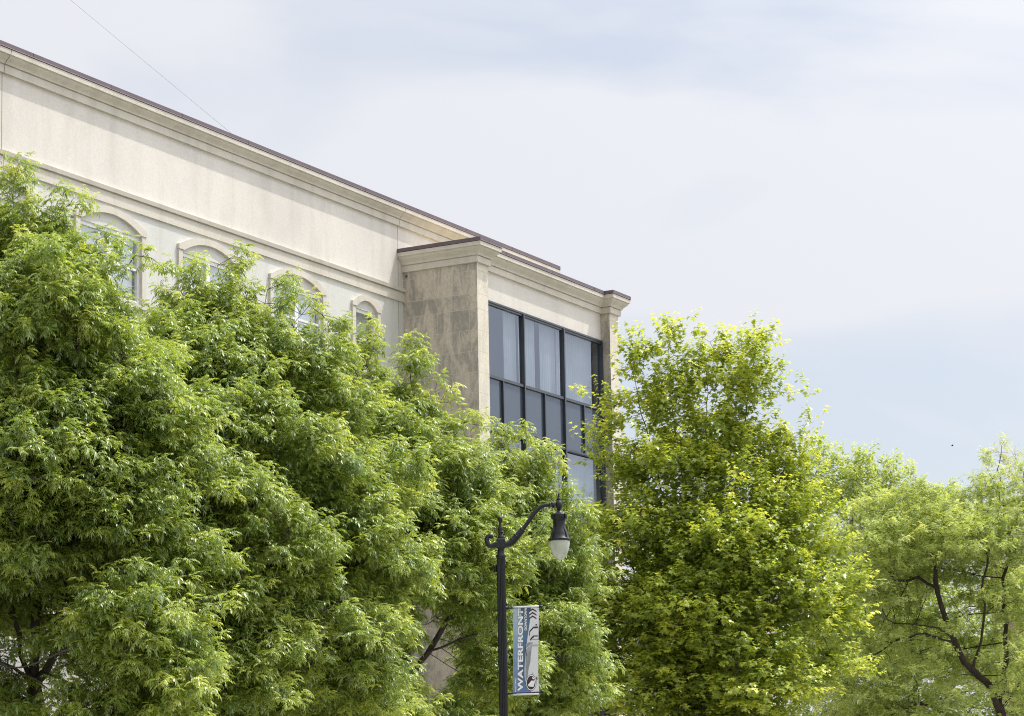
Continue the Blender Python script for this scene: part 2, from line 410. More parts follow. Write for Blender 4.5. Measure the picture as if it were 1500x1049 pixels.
bs.build('base_wall', mk_block(), bld)
# roof decks
r = MB(); r.quad((XL+.02, YM+0.3, 19.75), (69.6, YM+0.3, 19.75), (69.6, YBACK-.3, 19.75), (XL+.02, YBACK-.3, 19.75))
r.quad((XA+0.25, YR+0.2, 18.52), (XC2-0.25, YR+0.2, 18.52), (XC2-0.25, YM-0.002, 18.52), (XA+0.25, YM-0.002, 18.52))
r.build('roof', M_roof, bld)

# cornices: fascia, cove, frieze (profile goes round once, outward p against z)
def cornice_prof(zt, zf, zc, zb, P=0.32, pc=0.112, pf=0.075):
    cove = []
    for t in np.linspace(0, 1, 9):               # ogee: concave above, convex below
        s = t*math.pi
        p = (P-0.05) + (pc-(P-0.05))*(t - 0.13*math.sin(2*s))
        cove.append((p, zf + (zc+0.012-zf)*t))
    return [(0.0, zt), (P, zt), (P-0.004, zf), (P-0.05, zf)] + cove[1:] + [(pf-0.02, zc+0.010), (pf-0.02, zc-0.008), (pf, zc-0.010), (pf, zb), (0.0, zb)]
bay_path = [(XA, YM-0.003), (XA, YB), (XA2, YB), (XA2, YR), (XC, YR), (XC, YB), (XC2, YB), (XC2, YM+2.0)]
mc = MB()
prof_m = cornice_prof(19.962, 19.845, 19.645, 19.445, P=0.285, pc=0.105, pf=0.07)
segs = [(XL, JX[0]-0.012), (JX[0]+0.012, JX[1]-0.012)]
for a, b_ in segs: sweep(mc, [(a, YM), (b_, YM)], prof_m)
sweep(mc, [(JX[1]+0.012, YM), (69.9, YM), (69.9, YBACK)], prof_m)
mc.build('cornice', M_wall2, bld)
bc = MB(); sweep(bc, bay_path, cornice_prof(18.602, 18.485, 18.238, 18.045))
bc.build('bay_cornice', M_wall2, bld)
# dark drip line under each coping, then the plum metal coping with its rolled bottom lip
def coping(name, path, zb, zt, P, back):
    d = MB(); sweep(d, path, [(0.0, zb+0.014), (P-0.008, zb+0.014), (P-0.008, zb-0.004+0.004), (0.0, zb)])
    c = MB(); sweep(c, path, [(-back, zt-0.02), (P+0.006, zt), (P+0.006, zb+0.034), (P+0.018, zb+0.016), (P+0.004, zb+0.014), (-back, zb+0.014)])
    o = c.build(name, M_coping, bld); d.build('drip_gap', M_drip, o); return o
cop1 = coping('coping', [(XL, YM), (69.9, YM), (69.9, YBACK)], 19.962, 20.095, 0.285, 0.34)
cop2 = coping('bay_coping', bay_path, 18.602, 18.725, 0.325, 0.28)
# lapped seams of the coping sheets
for x in list(np.arange(40.3, 69, 2.95)):
    sm = MB(); sm.box(x, x+0.022, YM-0.297, YM-0.28, 20.0, 20.094); sm.build('seam', M_coping, cop1)
for x, y in ((62.35, YR), (65.3, YR), (68.2, YR), (60.7, YB)):
    sm = MB(); sm.box(x, x+0.022, y-0.337, y-0.32, 18.64, 18.724); sm.build('seam', M_coping, cop2)

# belt course: undercut fillet above, flat band below, run in segments between the joints
bt = MB()
for a, b_ in ((XL, JX[0]-0.012), (JX[0]+0.012, XA-0.002)):
    sweep(bt, [(a, YM), (b_, YM)], [(0, 17.545), (0.125, 17.53), (0.105, 17.43), (0.03, 17.425), (0.03, 17.405), (0.055, 17.40), (0.055, 17.12), (0, 17.12)])
bt.build('belt_course', M_wall2, bld)
for x in JX:
    sl = MB()
    sl.box(x-0.010, x+0.010, YM-0.003, YM+0.01, 17.55, 19.445)
    sl.box(x-0.010, x+0.010, YM-0.003, YM+0.01, 6.0, 17.12)
    sl.build('sealant_joint', M_seal, bld)

# arched windows ---------------------------------------------------
def make_window(x, w, dz, arched):
    x0, x1 = x, x+w
    wnd = MB(); f0, f1 = x0+0.17, x1-0.17; zt, zb = 16.47+dz, 14.76+dz
    units = [(f0, (f0+f1)/2), ((f0+f1)/2, f1)] if w > 2 else [(f0, f1)]
    yf = YM+0.03
    wnd.box(f0, f1, yf, yf+0.1, zt, zt+0.029); wnd.box(f0, f1, yf, yf+0.1, zb-0.019, zb)
    for a, b in units:
        wnd.box(a+0.002, a+0.075, yf+0.002, yf+0.1, zb, zt); wnd.box(b-0.075, b-0.002, yf+0.002, yf+0.1, zb, zt)
        wnd.box(a+0.075, b-0.075, yf+0.002, yf+0.1, zt-0.07, zt); wnd.box(a+0.075, b-0.075, yf+0.002, yf+0.1, zb, zb+0.07)
        zm = (zb+zt)/2+0.03
        wnd.box(a+0.075, b-0.075, yf+0.01, yf+0.09, zm-0.03, zm+0.03)
    W = wnd.build('window', M_white, bld)
    gr = MB(); gl = MB(); bl = MB()
    for a, b in units:
        zm = (zb+zt)/2+0.03
        ia, ib = a+0.075, b-0.075
        for t in (1/3, 2/3):
            xx = ia+(ib-ia)*t
            gr.box(xx-0.008, xx+0.008, yf+0.055, yf+0.061, zm+0.03, zt-0.07); gr.box(xx-0.008, xx+0.008, yf+0.075, yf+0.081, zb+0.07, zm-0.03)
        for z, (q0, q1) in ((zm+0.03+(zt-zm-0.10)*0.5, (yf+0.056, yf+0.060)), (zb+0.07+(zm-zb-0.10)*0.5, (yf+0.076, yf+0.080))):
            gr.box(ia, ib, q0, q1, z-0.008, z+0.008)
        gl.quad((ia, yf+0.05, zm+0.03), (ib, yf+0.05, zm+0.03), (ib, yf+0.05, zt-0.07), (ia, yf+0.05, zt-0.07))
        gl.quad((ia, yf+0.07, zb+0.07), (ib, yf+0.07, zb+0.07), (ib, yf+0.07, zm-0.03), (ia, yf+0.07, zm-0.03))
        down = zt - (zt-zb)*(0.96 if w > 2 else 0.50)
        bl.box(ia, ib, yf+0.2, yf+0.22, down, zt)
    gr.build('grille', M_white, W); gl.build('pane', M_glass_clear, W); bl.build('blind', M_blind, W)
    rm = MB(); rm.box(f0-0.1, f1+0.1, YM+0.5, YM+0.52, zb-0.1, zt+0.1); rm.build('room_back', M_int, W)
    tr = MB(); P = 0.085; ya, yb = YM-P, YM-0.002
    if arched:
        zs = 16.60+dz
        outer = arch_pts(x0+0.02, x1-0.02, zs+0.075, 0.36 if w > 2 else 0.27)
        inner = arch_pts(x0+0.20, x1-0.20, zs-0.075, 0.335 if w > 2 else 0.255)
        o = [(x0-0.012, zs-0.06)] + [(x0-0.012, zs+0.075)] + outer[1:-1] + [(x1+0.012, zs+0.075), (x1+0.012, zs-0.06)]
        # band as strip of quads between resampled outer and inner curves
        i_ = [(x0+0.175, zs-0.06), (x0+0.185, zs-0.07)] + inner[1:-1] + [(x1-0.185, zs-0.07), (x1-0.175, zs-0.06)]
        for k in range(len(o)-1):
            (ax, az), (bx_, bz) = o[k], o[k+1]; (cx_, cz), (dx_, dz_) = i_[k], i_[k+1]
            tr.quad((cx_, ya, cz), (dx_, ya, dz_), (bx_, ya, bz), (ax, ya, az))
            tr.quad((ax, ya, az), (bx_, ya, bz), (bx_, yb, bz), (ax, yb, az))
            tr.quad((dx_, ya, dz_), (cx_, ya, cz), (cx_, yb, cz), (dx_, yb, dz_))
        for s in (0, -1):
            (ax, az), (cx_, cz) = o[s], i_[s]; tr.quad((ax, ya, az), (ax, yb, az), (cx_, yb, cz), (cx_, ya, cz))
        tz = zs-0.062
    else:
        tr.box(x0, x1, ya, yb, zt+0.05, zt+0.21); tz = zt+0.048
    P2 = 0.065
    tr.box(x0, x0+0.165, YM-P2, yb, zb-0.02, tz); tr.box(x1-0.165, x1, YM-P2, yb, zb-0.02, tz)
    tr.box(x0-0.05, x1+0.05, YM-0.11, yb, zb-0.14, zb-0.022)
    tr.build('window_surround', M_wall2, W)
    return W
for i, (x, w) in enumerate(wins):
    for k, dz in enumerate(STORIES): make_window(x, w, dz, k == 0)

# stone piers of the bay -----------------------------------------------------
def stone_mesh(name, faces, mats, parent):
    """faces: list of (origin, udir, ulen, z0, z1, courses z list, joint fn, mat index, mortar index)"""
    rnd = random.Random(5); mb = MB(); tone = []
    for org, ud, ul, zs, joints, mi, mo, bias in faces:
        org = np.array(org, float); ud = np.array(ud, float); g_ = 0.007
        for ci in range(len(zs)-1):
            z0, z1 = zs[ci], zs[ci+1]
            js = [0.0] + list(joints(ci, rnd)) + [ul]
            mb_q = lambda u0, u1, a, b, m_: mb.quad((org+ud*u0+[0, 0, a]), (org+ud*u1+[0, 0, a]), (org+ud*u1+[0, 0, b]), (org+ud*u0+[0, 0, b]), m_)
            mb_q(0, ul, z0, z0+g_, mo); tone.append(0.5); mb_q(0, ul, z1-g_, z1, mo); tone.append(0.5)
            for j in range(len(js)-1):
                a = js[j]+(g_ if j else 0); b = js[j+1]-(g_ if j < len(js)-2 else 0)
                mb_q(a, b, z0+g_, z1-g_, mi); tone.append(min(1, max(0, rnd.gauss(0.5, 0.28)+bias(ci))))
                if j < len(js)-2: mb_q(b, b+2*g_, z0+g_, z1-g_, mo); tone.append(0.5)
    o = mb.build(name, mats, parent)
    a = o.data.attributes.new('tone', 'FLOAT', 'FACE'); a.data.foreach_set('value', np.array(tone, np.float32))
    return o
top_c = [18.052, 17.813, 17.12, 16.65, 16.01, 15.37, 14.74, 14.12]
z = 14.12
while z > 0.9: z -= 0.63; top_c.append(z)
top_c.append(0.0); zs_up = top_c[::-1]; NC = len(zs_up)-1
jsets = [[0.85, 1.66, 2.30], [0.45, 1.25, 2.12], [0.80, 1.70, 2.42], [0.35, 1.20, 1.62, 2.30], [0.95, 1.95, 2.36]]
def j_side(ci, rnd):
    k = NC-1-ci
    if k == 0: return [1.35, 2.05]
    return jsets[k % 5]
def no_j(ci, rnd): return []
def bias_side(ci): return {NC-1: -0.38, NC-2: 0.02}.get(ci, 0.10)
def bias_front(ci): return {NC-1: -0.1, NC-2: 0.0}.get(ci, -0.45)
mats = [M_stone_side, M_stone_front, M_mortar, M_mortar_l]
stone_mesh('stone_pier', [
    ((XA, YM, 0), (0, -1, 0), YM-YB, zs_up, j_side, 0, 2, bias_side),
    ((XA, YB, 0), (1, 0, 0), XA2-XA, zs_up, no_j, 1, 3, bias_front),
    ((XA2, YB, 0), (0, 1, 0), YR-YB+0.3, zs_up, no_j, 0, 2, bias_side)], mats, bld)
stone_mesh('stone_pier', [
    ((XC, YR+0.3, 0), (0, -1, 0), YR+0.3-YB, zs_up, no_j, 0, 2, bias_side),
    ((XC, YB, 0), (1, 0, 0), XC2-XC, zs_up, no_j, 1, 3, bias_front),
    ((XC2, YB, 0), (0, 1, 0), YM-YB+0.5, zs_up, j_side, 0, 2, bias_side)], mats, bld)
fx = MB(); add_lathe(fx, (XA-0.03, YM-0.14, 17.93), [(0.025, -0.04), (0.03, 0), (0.02, 0.03)], 8); fx.build('wall_fixing', M_frame, bld)
# stucco panel over the glass
pn = MB(); pn.box(XA2-0.002, XC+0.002, YR, YR+0.25, 17.145, 18.60); pn.build('fascia_panel', M_wall, bld)

# curtain wall ---------------------------------------------------------------
cwX = [61.20, 63.87, 66.52, 69.19]
fr = MB(); yf = YR-0.045
ZH = 17.085                                 # head
bands = []                                   # (z0,z1,kind)
z = ZH
for k in range(5):
    bands.append((z-2.21, z, 'win')); z -= 2.21+0.09
    bands.append((max(z-1.56, 0.3), z, 'span')); z -= 1.56+0.07
    if z < 1.2: break
fr.box(XA2+0.002, XC-0.002, yf-0.02, YR+0.12, ZH+0.001, 17.142)
fr.box(XA2+0.004, XC-0.004, yf+0.012, YR+0.11, ZH-0.058, ZH)
for z0, z1, kd in bands:
    nz_ = 0.09 if kd == 'win' else 0.07
    fr.box(XA2+0.002, XC-0.002, yf, YR+0.1, z0-nz_, z0-0.035)
    fr.box(XA2+0.004, XC-0.004, yf+0.012, YR+0.1, z0-0.035, z0)
for i, x in enumerate(cwX):
    w2 = 0.035
    fr.box(x-w2, x+w2, yf-0.028, YR+0.1, 0.3, ZH-0.001)
    if i < 3:
        xm = (x+cwX[i+1])/2
        for z0, z1, kd in bands:
            if kd == 'span': fr.box(xm-0.028, xm+0.028, yf-0.01, YR+0.09, z0+0.001, z1-0.001)
CW = fr.build('curtain_wall_frame', M_frame, bld)
for z0, z1, kd in bands:
    for i in range(3):
        a, b = cwX[i]+0.035, cwX[i+1]-0.035; xm = (a+b)/2
        if kd == 'win':
            q = MB(); ty = YR+0.02+0.005*math.sin(i*2.1+z0); q.quad((a, YR+0.02, z0), (b, ty, z0), (b, ty+0.004*math.cos(i+z0), z1-0.058), (a, YR+0.02+0.004*math.sin(i*3+z0), z1-0.058)); q.build('glass_pane', M_glass, CW)
        else:
            for a2, b2 in ((a, xm-0.028), (xm+0.028, b)):
                q = MB(); q.quad((a2, YR+0.02, z0), (b2, YR+0.02, z0), (b2, YR+0.02, z1), (a2, YR+0.02, z1)); q.build('spandrel_panel', M_spandrel, CW)
# sheer curtains in the rooms behind
def curtain(x0, x1, z0, z1, y, amp=0.035, wl_=0.13, seed=0):
    rnd = random.Random(seed); n = int((x1-x0)/0.012); v = []; f = []; ph = rnd.random()*6
    for k in range(n+1):
        x = x0+(x1-x0)*k/n
        for zz, s in ((z1, 0.6), ((z0+z1)/2, 1.0), (z0, 1.25)):
            p = ph + x*2*math.pi/wl_ + 1.3*math.sin(x*3.1+seed)
            v.append((x+0.02*s*math.sin(x*5+seed), y+amp*s*math.sin(p)*(0.6+0.4*math.sin(x*2.3+seed)), zz))
    for k in range(n):
        for j in range(2): f.append((k*3+j, k*3+j+1, (k+1)*3+j+1, (k+1)*3+j))
    me = bpy.data.meshes.new('curtain'); me.from_pydata(v, [], f); me.polygons.foreach_set('use_smooth', [True]*len(f))
    return put('curtain', me, M_curtain, bld)
zw0, zw1 = bands[0][0], bands[0][1]
curtain(62.97, 63.80, zw0, zw1, YR+0.22, seed=1)
curtain(63.95, 65.05, zw0, zw1, YR+0.22, seed=2)
curtain(65.35, 66.42, zw0, zw1, YR+0.24, seed=3)
curtain(66.60, 69.05, zw0, zw1, YR+0.30, 0.03, 0.16, seed=4)
zw0, zw1 = bands[2][0], bands[2][1]
curtain(61.25, 63.80, zw0, zw1, YR+0.22, 0.02, 0.09, seed=5)
curtain(63.93, 66.45, zw0, zw1, YR+0.22, 0.02, 0.09, seed=6)
curtain(66.58, 69.05, zw0, zw1, YR+0.22, 0.02, 0.09, seed=7)
ri = MB()
ri.box(XA2+0.01, XC-0.01, YR+0.9, YR+0.95, 0.3, 18.4)
for z0, z1, kd in bands:
    if kd == 'span': ri.box(XA2+0.02, XC-0.02, YR+0.14, YR+0.9, z0+0.1, z1-0.1)
ri.build('interior_wall', M_int, bld)

# ------------------------------------------------------------------ roof mast and its guy wire
mast = empty('roof_mast', (46.8, 45.0, 19.75))
tag(mast, 'thin grey mast on the flat roof of the stucco building', 'mast')
mm = MB(); add_lathe(mm, (46.8, 45.0, 19.75), [(0.16, 0), (0.16, 0.05), (0.05, 0.06), (0.045, 5.0), (0.03, 8.5), (0.0, 8.6)], 10); mm.build('pole', M_grey_galv, mast)
mm = MB(); add_tube(mm, [(46.8, 44.6, 26.9), (46.8, 45.4, 26.9)], [0.015, 0.015], 6); mm.build('arm', M_grey_galv, mast)
A_ = on_y(340, 196, 39.0); B_ = np.array([46.8, 45.0, 28.06])
ww = MB(); npt = 16
d_ = (A_-B_); A2 = A_ + d_*0.10; A2[2] = max(A2[2], 19.76)
add_tube(ww, [B_+(A2-B_)*t + np.array([0, 0, -0.02*4*t*(1-t)]) for t in np.linspace(0, 1, npt)], [0.0065]*npt, 5)
tag(ww.build('guy_wire', mk_plain('blue_grey_wire', (0.36, 0.38, 0.46), 0.5)), 'thin straight cable slanting down across the sky to the roof edge', 'cable')

# ------------------------------------------------------------------ street lamp
DL = 47.0; PXM = FPX/DL
armdir = RT.copy(); armdir[2] = 0; armdir /= np.linalg.norm(armdir)
fwh = FW.copy(); fwh[2] = 0; fwh /= np.linalg.norm(fwh)
def lampmap(px_axis, py_axis):
    """a frame fixed at the pole: returns metres (along arm, up) for a photo point"""
    return None
P0 = at(733.5, 800, DL); LX, LY = P0[0], P0[1]
leanx = 0.0186                                   # the camera's roll leans verticals, undo it
def L(px, py):
    up_ = (800-py)/PXM*1.0
    al = ((px-733.5) + (800-py)*leanx)/PXM
    return np.array([LX, LY, P0[2]]) + armdir*al + np.array([0, 0, up_ + al*0.0187])
lamp = empty('street_lamp', (LX, LY, 0.13))
tag(lamp, 'black fluted street lamp with a curved arm and an acorn glass globe', 'street lamp')
k = 1/PXM
zc = lambda py: P0[2] + (800-py)*k
ctr = np.array([LX, LY, 0.0])
m_ = MB()
zt_ = zc(819); 
add_lathe(m_, ctr, [(0.075, 1.0), (0.087, zt_-2.6), (0.086, zt_)], 32, flute=0.13)
m_.build('pole', M_lampblack, lamp)
m_ = MB(); add_lathe(m_, ctr, [(0.26, 0.13), (0.26, 0.22), (0.22, 0.27), (0.20, 0.55), (0.15, 0.75), (0.13, 0.95), (0.14, 1.0), (0.095, 1.06)], 24); m_.build('base', M_lampblack, lamp, smooth=True)
m_ = MB(); add_lathe(m_, ctr, [(0.088, zc(819.2)), (0.093, zc(817)), (0.099, zc(815.5)), (0.099, zc(813.5)), (0.075, zc(812)), (0.066, zc(808)), (0.068, zc(804)), (0.085, zc(803.2))], 20)
m_.build('collar', M_lampblack, lamp, smooth=True)
m_ = MB(); s_ = 6.3*k; z0, z1 = zc(803.3), zc(789)
cs = [(-s_, -s_), (s_, -s_), (s_, s_), (-s_, s_)]
def rotp(a, b): return ctr + armdir*a + fwh*b
bt_ = [rotp(a*0.9, b*0.9)+[0, 0, z0] for a, b in cs]; md = [rotp(a, b)+[0, 0, z0+0.02] for a, b in cs]
mu = [rotp(a, b)+[0, 0, z1-0.02] for a, b in cs]; tp = [rotp(a*0.85, b*0.85)+[0, 0, z1] for a, b in cs]
n0 = len(m_.v); m_.v += [tuple(p) for p in bt_+md+mu+tp]
for r_ in range(3):
    for q in range(4): m_.f.append((n0+r_*4+q, n0+r_*4+(q+1) % 4, n0+r_*4+4+(q+1) % 4, n0+r_*4+4+q)); m_.m.append(0)
m_.f += [(n0+3, n0+2, n0+1, n0), (n0+12, n0+13, n0+14, n0+15)]; m_.m += [0, 0]
m_.build('hub', M_lampblack, lamp)
m_ = MB(); add_lathe(m_, ctr, [(4.8*k, zc(789)), (4.3*k, zc(786)), (3.2*k, zc(784)), (3.0*k, zc(781)), (4.2*k, zc(780)), (4.2*k, zc(778.3)), (3.0*k, zc(777.6)),
    (4.1*k, zc(776)), (4.0*k, zc(774)), (2.9*k, zc(771)), (2.0*k, zc(768)), (1.9*k, zc(765)), (2.3*k, zc(764)), (3.3*k, zc(762)), (3.5*k, zc(760)), (3.1*k, zc(758)), (1.8*k, zc(756.4)), (0.2*k, zc(755.9))], 20)
m_.build('finial', M_lampblack, lamp, smooth=True)
def smooth_path(pts, rads, n=40):
    pts = np.array(pts, float); rads = np.array(rads, float); t = np.linspace(0, len(pts)-1, n); out = []; ro = []
    for q in t:
        i = min(int(q), len(pts)-2); u = q-i
        p0, p1, p2, p3 = pts[max(i-1, 0)], pts[i], pts[i+1], pts[min(i+2, len(pts)-1)]
        out.append(0.5*((2*p1)+(-p0+p2)*u+(2*p0-5*p1+4*p2-p3)*u*u+(-p0+3*p1-3*p2+p3)*u**3)); ro.append(rads[i]*(1-u)+rads[i+1]*u)
    return out, ro
m_ = MB(); p, r_ = smooth_path([L(727.5, 797.5), L(722, 799), L(716.5, 798), L(713.6, 793), L(713.8, 787), L(717, 783.8), L(720, 785.2)],
                               [x*k for x in (4.6, 3.8, 4.0, 3.7, 3.3, 3.0, 3.2)], 30)
add_tube(m_, p, r_, 14); c_ = L(719.6, 785.4); add_lathe(m_, c_, [(0.1*k, -3.4*k), (2.6*k, -2.4*k), (3.5*k, 0), (2.6*k, 2.4*k), (0.1*k, 3.4*k)], 14, axis=fwh)
m_.build('scroll', M_lampblack, lamp, smooth=True)
m_ = MB()
p, r_ = smooth_path([L(738, 797), L(743, 797.6), L(749, 795.5), L(755, 789), L(761, 782.5), L(766, 777)], [x*k for x in (5.6, 5.2, 5.4, 5.0, 4.6, 4.2)], 24); add_tube(m_, p, r_, 14)
p, r_ = smooth_path([L(764, 779), L(770, 771), L(777, 761.5), L(785, 751), L(792, 744.6), L(799, 742.2), L(806, 741.8)], [x*k for x in (3.0, 3.0, 3.0, 3.0, 2.9, 2.8, 2.8)], 36); add_tube(m_, p, r_, 12)
def ring(mb, a, b, r, w):
    a, b = L(*a), L(*b); d = (b-a)/np.linalg.norm(b-a)
    add_lathe(mb, a, [(r*k*0.85, -w*k), (r*k, -w*k*0.6), (r*k, w*k*0.6), (r*k*0.85, w*k)], 14, axis=d)
ring(m_, (740, 797), (745, 797.4), 6.6, 1.1); ring(m_, (752, 792.8), (757, 787.5), 6.4, 0.8); ring(m_, (757, 787), (761, 782.6), 6.0, 0.8); ring(m_, (765.5, 777.4), (769, 773), 5.2, 0.8)
ring(m_, (806, 741.8), (809, 741.8), 4.2, 1.0); ring(m_, (810, 741.8), (813, 741.8), 4.4, 2.6)
m_.build('arm', M_lampblack, lamp, smooth=True)
LH = L(818.8, 742); lc = np.array([LH[0], LH[1], LH[2]])
def hz(py): return (742-py)*k
m_ = MB(); add_lathe(m_, lc, [(2.5*k, hz(750.5)), (2.8*k, hz(748.5)), (4.6*k, hz(746)), (5.4*k, hz(742.5)), (5.0*k, hz(739)), (3.2*k, hz(736.5)), (2.4*k, hz(735)), (3.0*k, hz(734.5)), (3.0*k, hz(733)),
    (1.9*k, hz(732)), (1.8*k, hz(730)), (1.4*k, hz(728)), (0.8*k, hz(726)), (0.1*k, hz(723.8))], 18)
m_.build('arm_cap', M_lampblack, lamp, smooth=True)
m_ = MB(); add_lathe(m_, lc, [(2.4*k, hz(750.2)), (3.6*k, hz(752)), (8*k, hz(755.6)), (12.0*k, hz(756)), (12.2*k, hz(757)), (12.0*k, hz(761.5)), (11.2*k, hz(763)), (9.3*k, hz(764)), (9.0*k, hz(768)), (9.0*k, hz(773)),
    (9.6*k, hz(777)), (11.2*k, hz(781)), (13.0*k, hz(786)), (14.0*k, hz(791)), (15.0*k, hz(791.8)), (16.4*k, hz(792.3)), (16.6*k, hz(794.2)), (15.4*k, hz(795.6))], 28)
for an in range(4):
    t = math.radians(45+90*an); d = armdir*math.cos(t)+fwh*math.sin(t)
    add_tube(m_, [lc+d*11.5*k+[0, 0, hz(756)], lc+d*13*k+[0, 0, hz(757)], lc+d*13*k+[0, 0, hz(762)], lc+d*11.5*k+[0, 0, hz(763)]], [1.2*k]*4, 8)
    add_tube(m_, [lc+d*9.8*k+[0, 0, hz(776)], lc+d*11.9*k+[0, 0, hz(781.5)], lc+d*13.8*k+[0, 0, hz(787)], lc+d*15.6*k+[0, 0, hz(793)]], [0.8*k]*4, 6)
m_.build('lamp_housing', M_lampblack, lamp, smooth=True)
def mk_globe():
    m, nt, b = mat_new('prismatic_globe_glass')
    b.inputs['Base Color'].default_value = (0.74, 0.79, 0.66, 1); b.inputs['Roughness'].default_value = 0.10; spec(b, 0.7)
    b.inputs['Transmission Weight'].default_value = 0.35; b.inputs['IOR'].default_value = 1.3
    t = N(nt, 'ShaderNodeTexCoord'); w = N(nt, 'ShaderNodeTexWave'); w.bands_direction = 'Z'; w.inputs['Scale'].default_value = 20; w.inputs['Distortion'].default_value = 0
    nt.links.new(t.outputs['Object'], w.inputs['Vector']); bump(nt, b, w.outputs['Fac'], 0.25, 0.004)
    return m
m_ = MB(); gp = [(14.6, 795.4), (14.9, 798), (14.7, 801), (14.0, 805), (13.2, 809), (11.8, 813), (9.8, 817), (7.0, 820.5), (3.8, 823), (0.2, 823.9)]
add_lathe(m_, lc, [(r__*k, hz(y__)) for r__, y__ in gp[::-1]], 36); m_.build('globe', mk_globe(), lamp, smooth=True)
m_ = MB(); c0 = L(725.6, 833); m_.box(c0[0]-0.03, c0[0]+0.03, c0[1]-0.03, c0[1]+0.03, c0[2]-0.07, c0[2]+0.07); m_.build('outlet_box', M_lampblack, lamp, bevel=0.008)
m_ = MB(); a0 = L(741.6, 940)
add_tube(m_, [L(741.6, 950), L(741.6, 1006)], [0.02, 0.02], 6)
m_.build('conduit', M_grey_galv, lamp)
def arm_rod(py, xe, rb):
    m = MB(); a, b = L(737, py), L(xe, py-0.4)
    add_tube(m, [a, b], [0.0145, 0.0145], 8)
    c = L(xe+1.4, py-0.4); add_lathe(m, c, [(0.2*k, -rb*k), (rb*0.7*k, -rb*0.7*k), (rb*k, 0), (rb*0.7*k, rb*0.7*k), (0.2*k, rb*k)], 14)
    add_lathe(m, L(741.2, py), [(2.2*k, -2.6*k), (2.8*k, -2.0*k), (2.8*k, 2.0*k), (2.2*k, 2.6*k)], 12, axis=armdir)
    add_lathe(m, L(746, py), [(1.4*k, -2.2*k), (1.9*k, -1.4*k), (1.9*k, 1.4*k), (1.4*k, 2.2*k)], 10, axis=armdir)
    o = m.build('banner_rod', M_lampblack, lamp, smooth=True)
arm_rod(891.5, 790.5, 2.7); arm_rod(1016.3, 793.0, 2.9)

# banner ---------------------------------------------------------------------
def mk_banner_mat(name, c, vary=0.06, wear=True, grad=None):
    m, nt, b = mat_new(name)
    n = noise(nt, 14, 5, 0.65, stretch=(1, 1, 0.5)); cc = ramp(nt, n.outputs['Fac'], [(0.3, tuple(x*(1-vary) for x in c)), (0.7, tuple(min(1, x*(1+vary)) for x in c))]).outputs['Color']
    if grad is not None:
        t = N(nt, 'ShaderNodeTexCoord'); sx = N(nt, 'ShaderNodeSeparateXYZ'); nt.links.new(t.outputs['Object'], sx.inputs[0])
        mr = N(nt, 'ShaderNodeMapRange'); mr.inputs['From Min'].default_value = grad[0]; mr.inputs['From Max'].default_value = grad[1]
        nt.links.new(sx.outputs['Z'], mr.inputs['Value'])
        g2 = ramp(nt, mr.outputs['Result'], [(i/(len(grad[2])-1), q) for i, q in enumerate(grad[2])]).outputs['Color']
        cc = mixc(nt, 1.0, g2, ramp(nt, n.outputs['Fac'], [(0.3, (1-vary,)*3), (0.7, (1+vary,)*3)]).outputs['Color'], 'MULTIPLY')
    nt.links.new(cc, b.inputs['Base Color']); b.inputs['Roughness'].default_value = 0.6; spec(b, 0.3)
    return m
zb0, zb1 = L(751, 1018)[2], L(751, 889)[2]
B_WHITE = mk_banner_mat('banner_white_vinyl', (0.70, 0.71, 0.715))
B_LIGHT = mk_banner_mat('banner_light_blue', (0.3, 0.4, 0.5), 0.10, grad=(zb0, zb1, [(0.17, 0.25, 0.40), (0.18, 0.26, 0.40), (0.22, 0.35, 0.49), (0.36, 0.47, 0.55), (0.42, 0.51, 0.56)]))
B_DARK = mk_banner_mat('banner_slate_blue', (0.1, 0.2, 0.3), 0.12, grad=(zb0, zb1, [(0.14, 0.23, 0.42), (0.07, 0.13, 0.22), (0.08, 0.15, 0.24), (0.10, 0.18, 0.27), (0.055, 0.095, 0.14)]))
B_TXT = mk_banner_mat('banner_letter_white', (0.84, 0.83, 0.81), 0.03)
B_EDGE = mk_banner_mat('banner_letter_outline', (0.09, 0.15, 0.24), 0.05)
B_BROWN = mk_banner_mat('banner_brown', (0.060, 0.030, 0.034), 0.1)
B_BLACK = mk_banner_mat('banner_dark_ink', (0.04, 0.04, 0.05), 0.1)
B_GREY = mk_banner_mat('banner_print_grey', (0.27, 0.28, 0.285), 0.18)
B_GREY2 = mk_banner_mat('banner_print_pale_grey', (0.50, 0.51, 0.515), 0.12)
ban = empty('pole_banner', tuple(L(770, 954)))
tag(ban, 'narrow blue and white WATERFRONT banner hung between two rods on the lamp pole', 'banner')
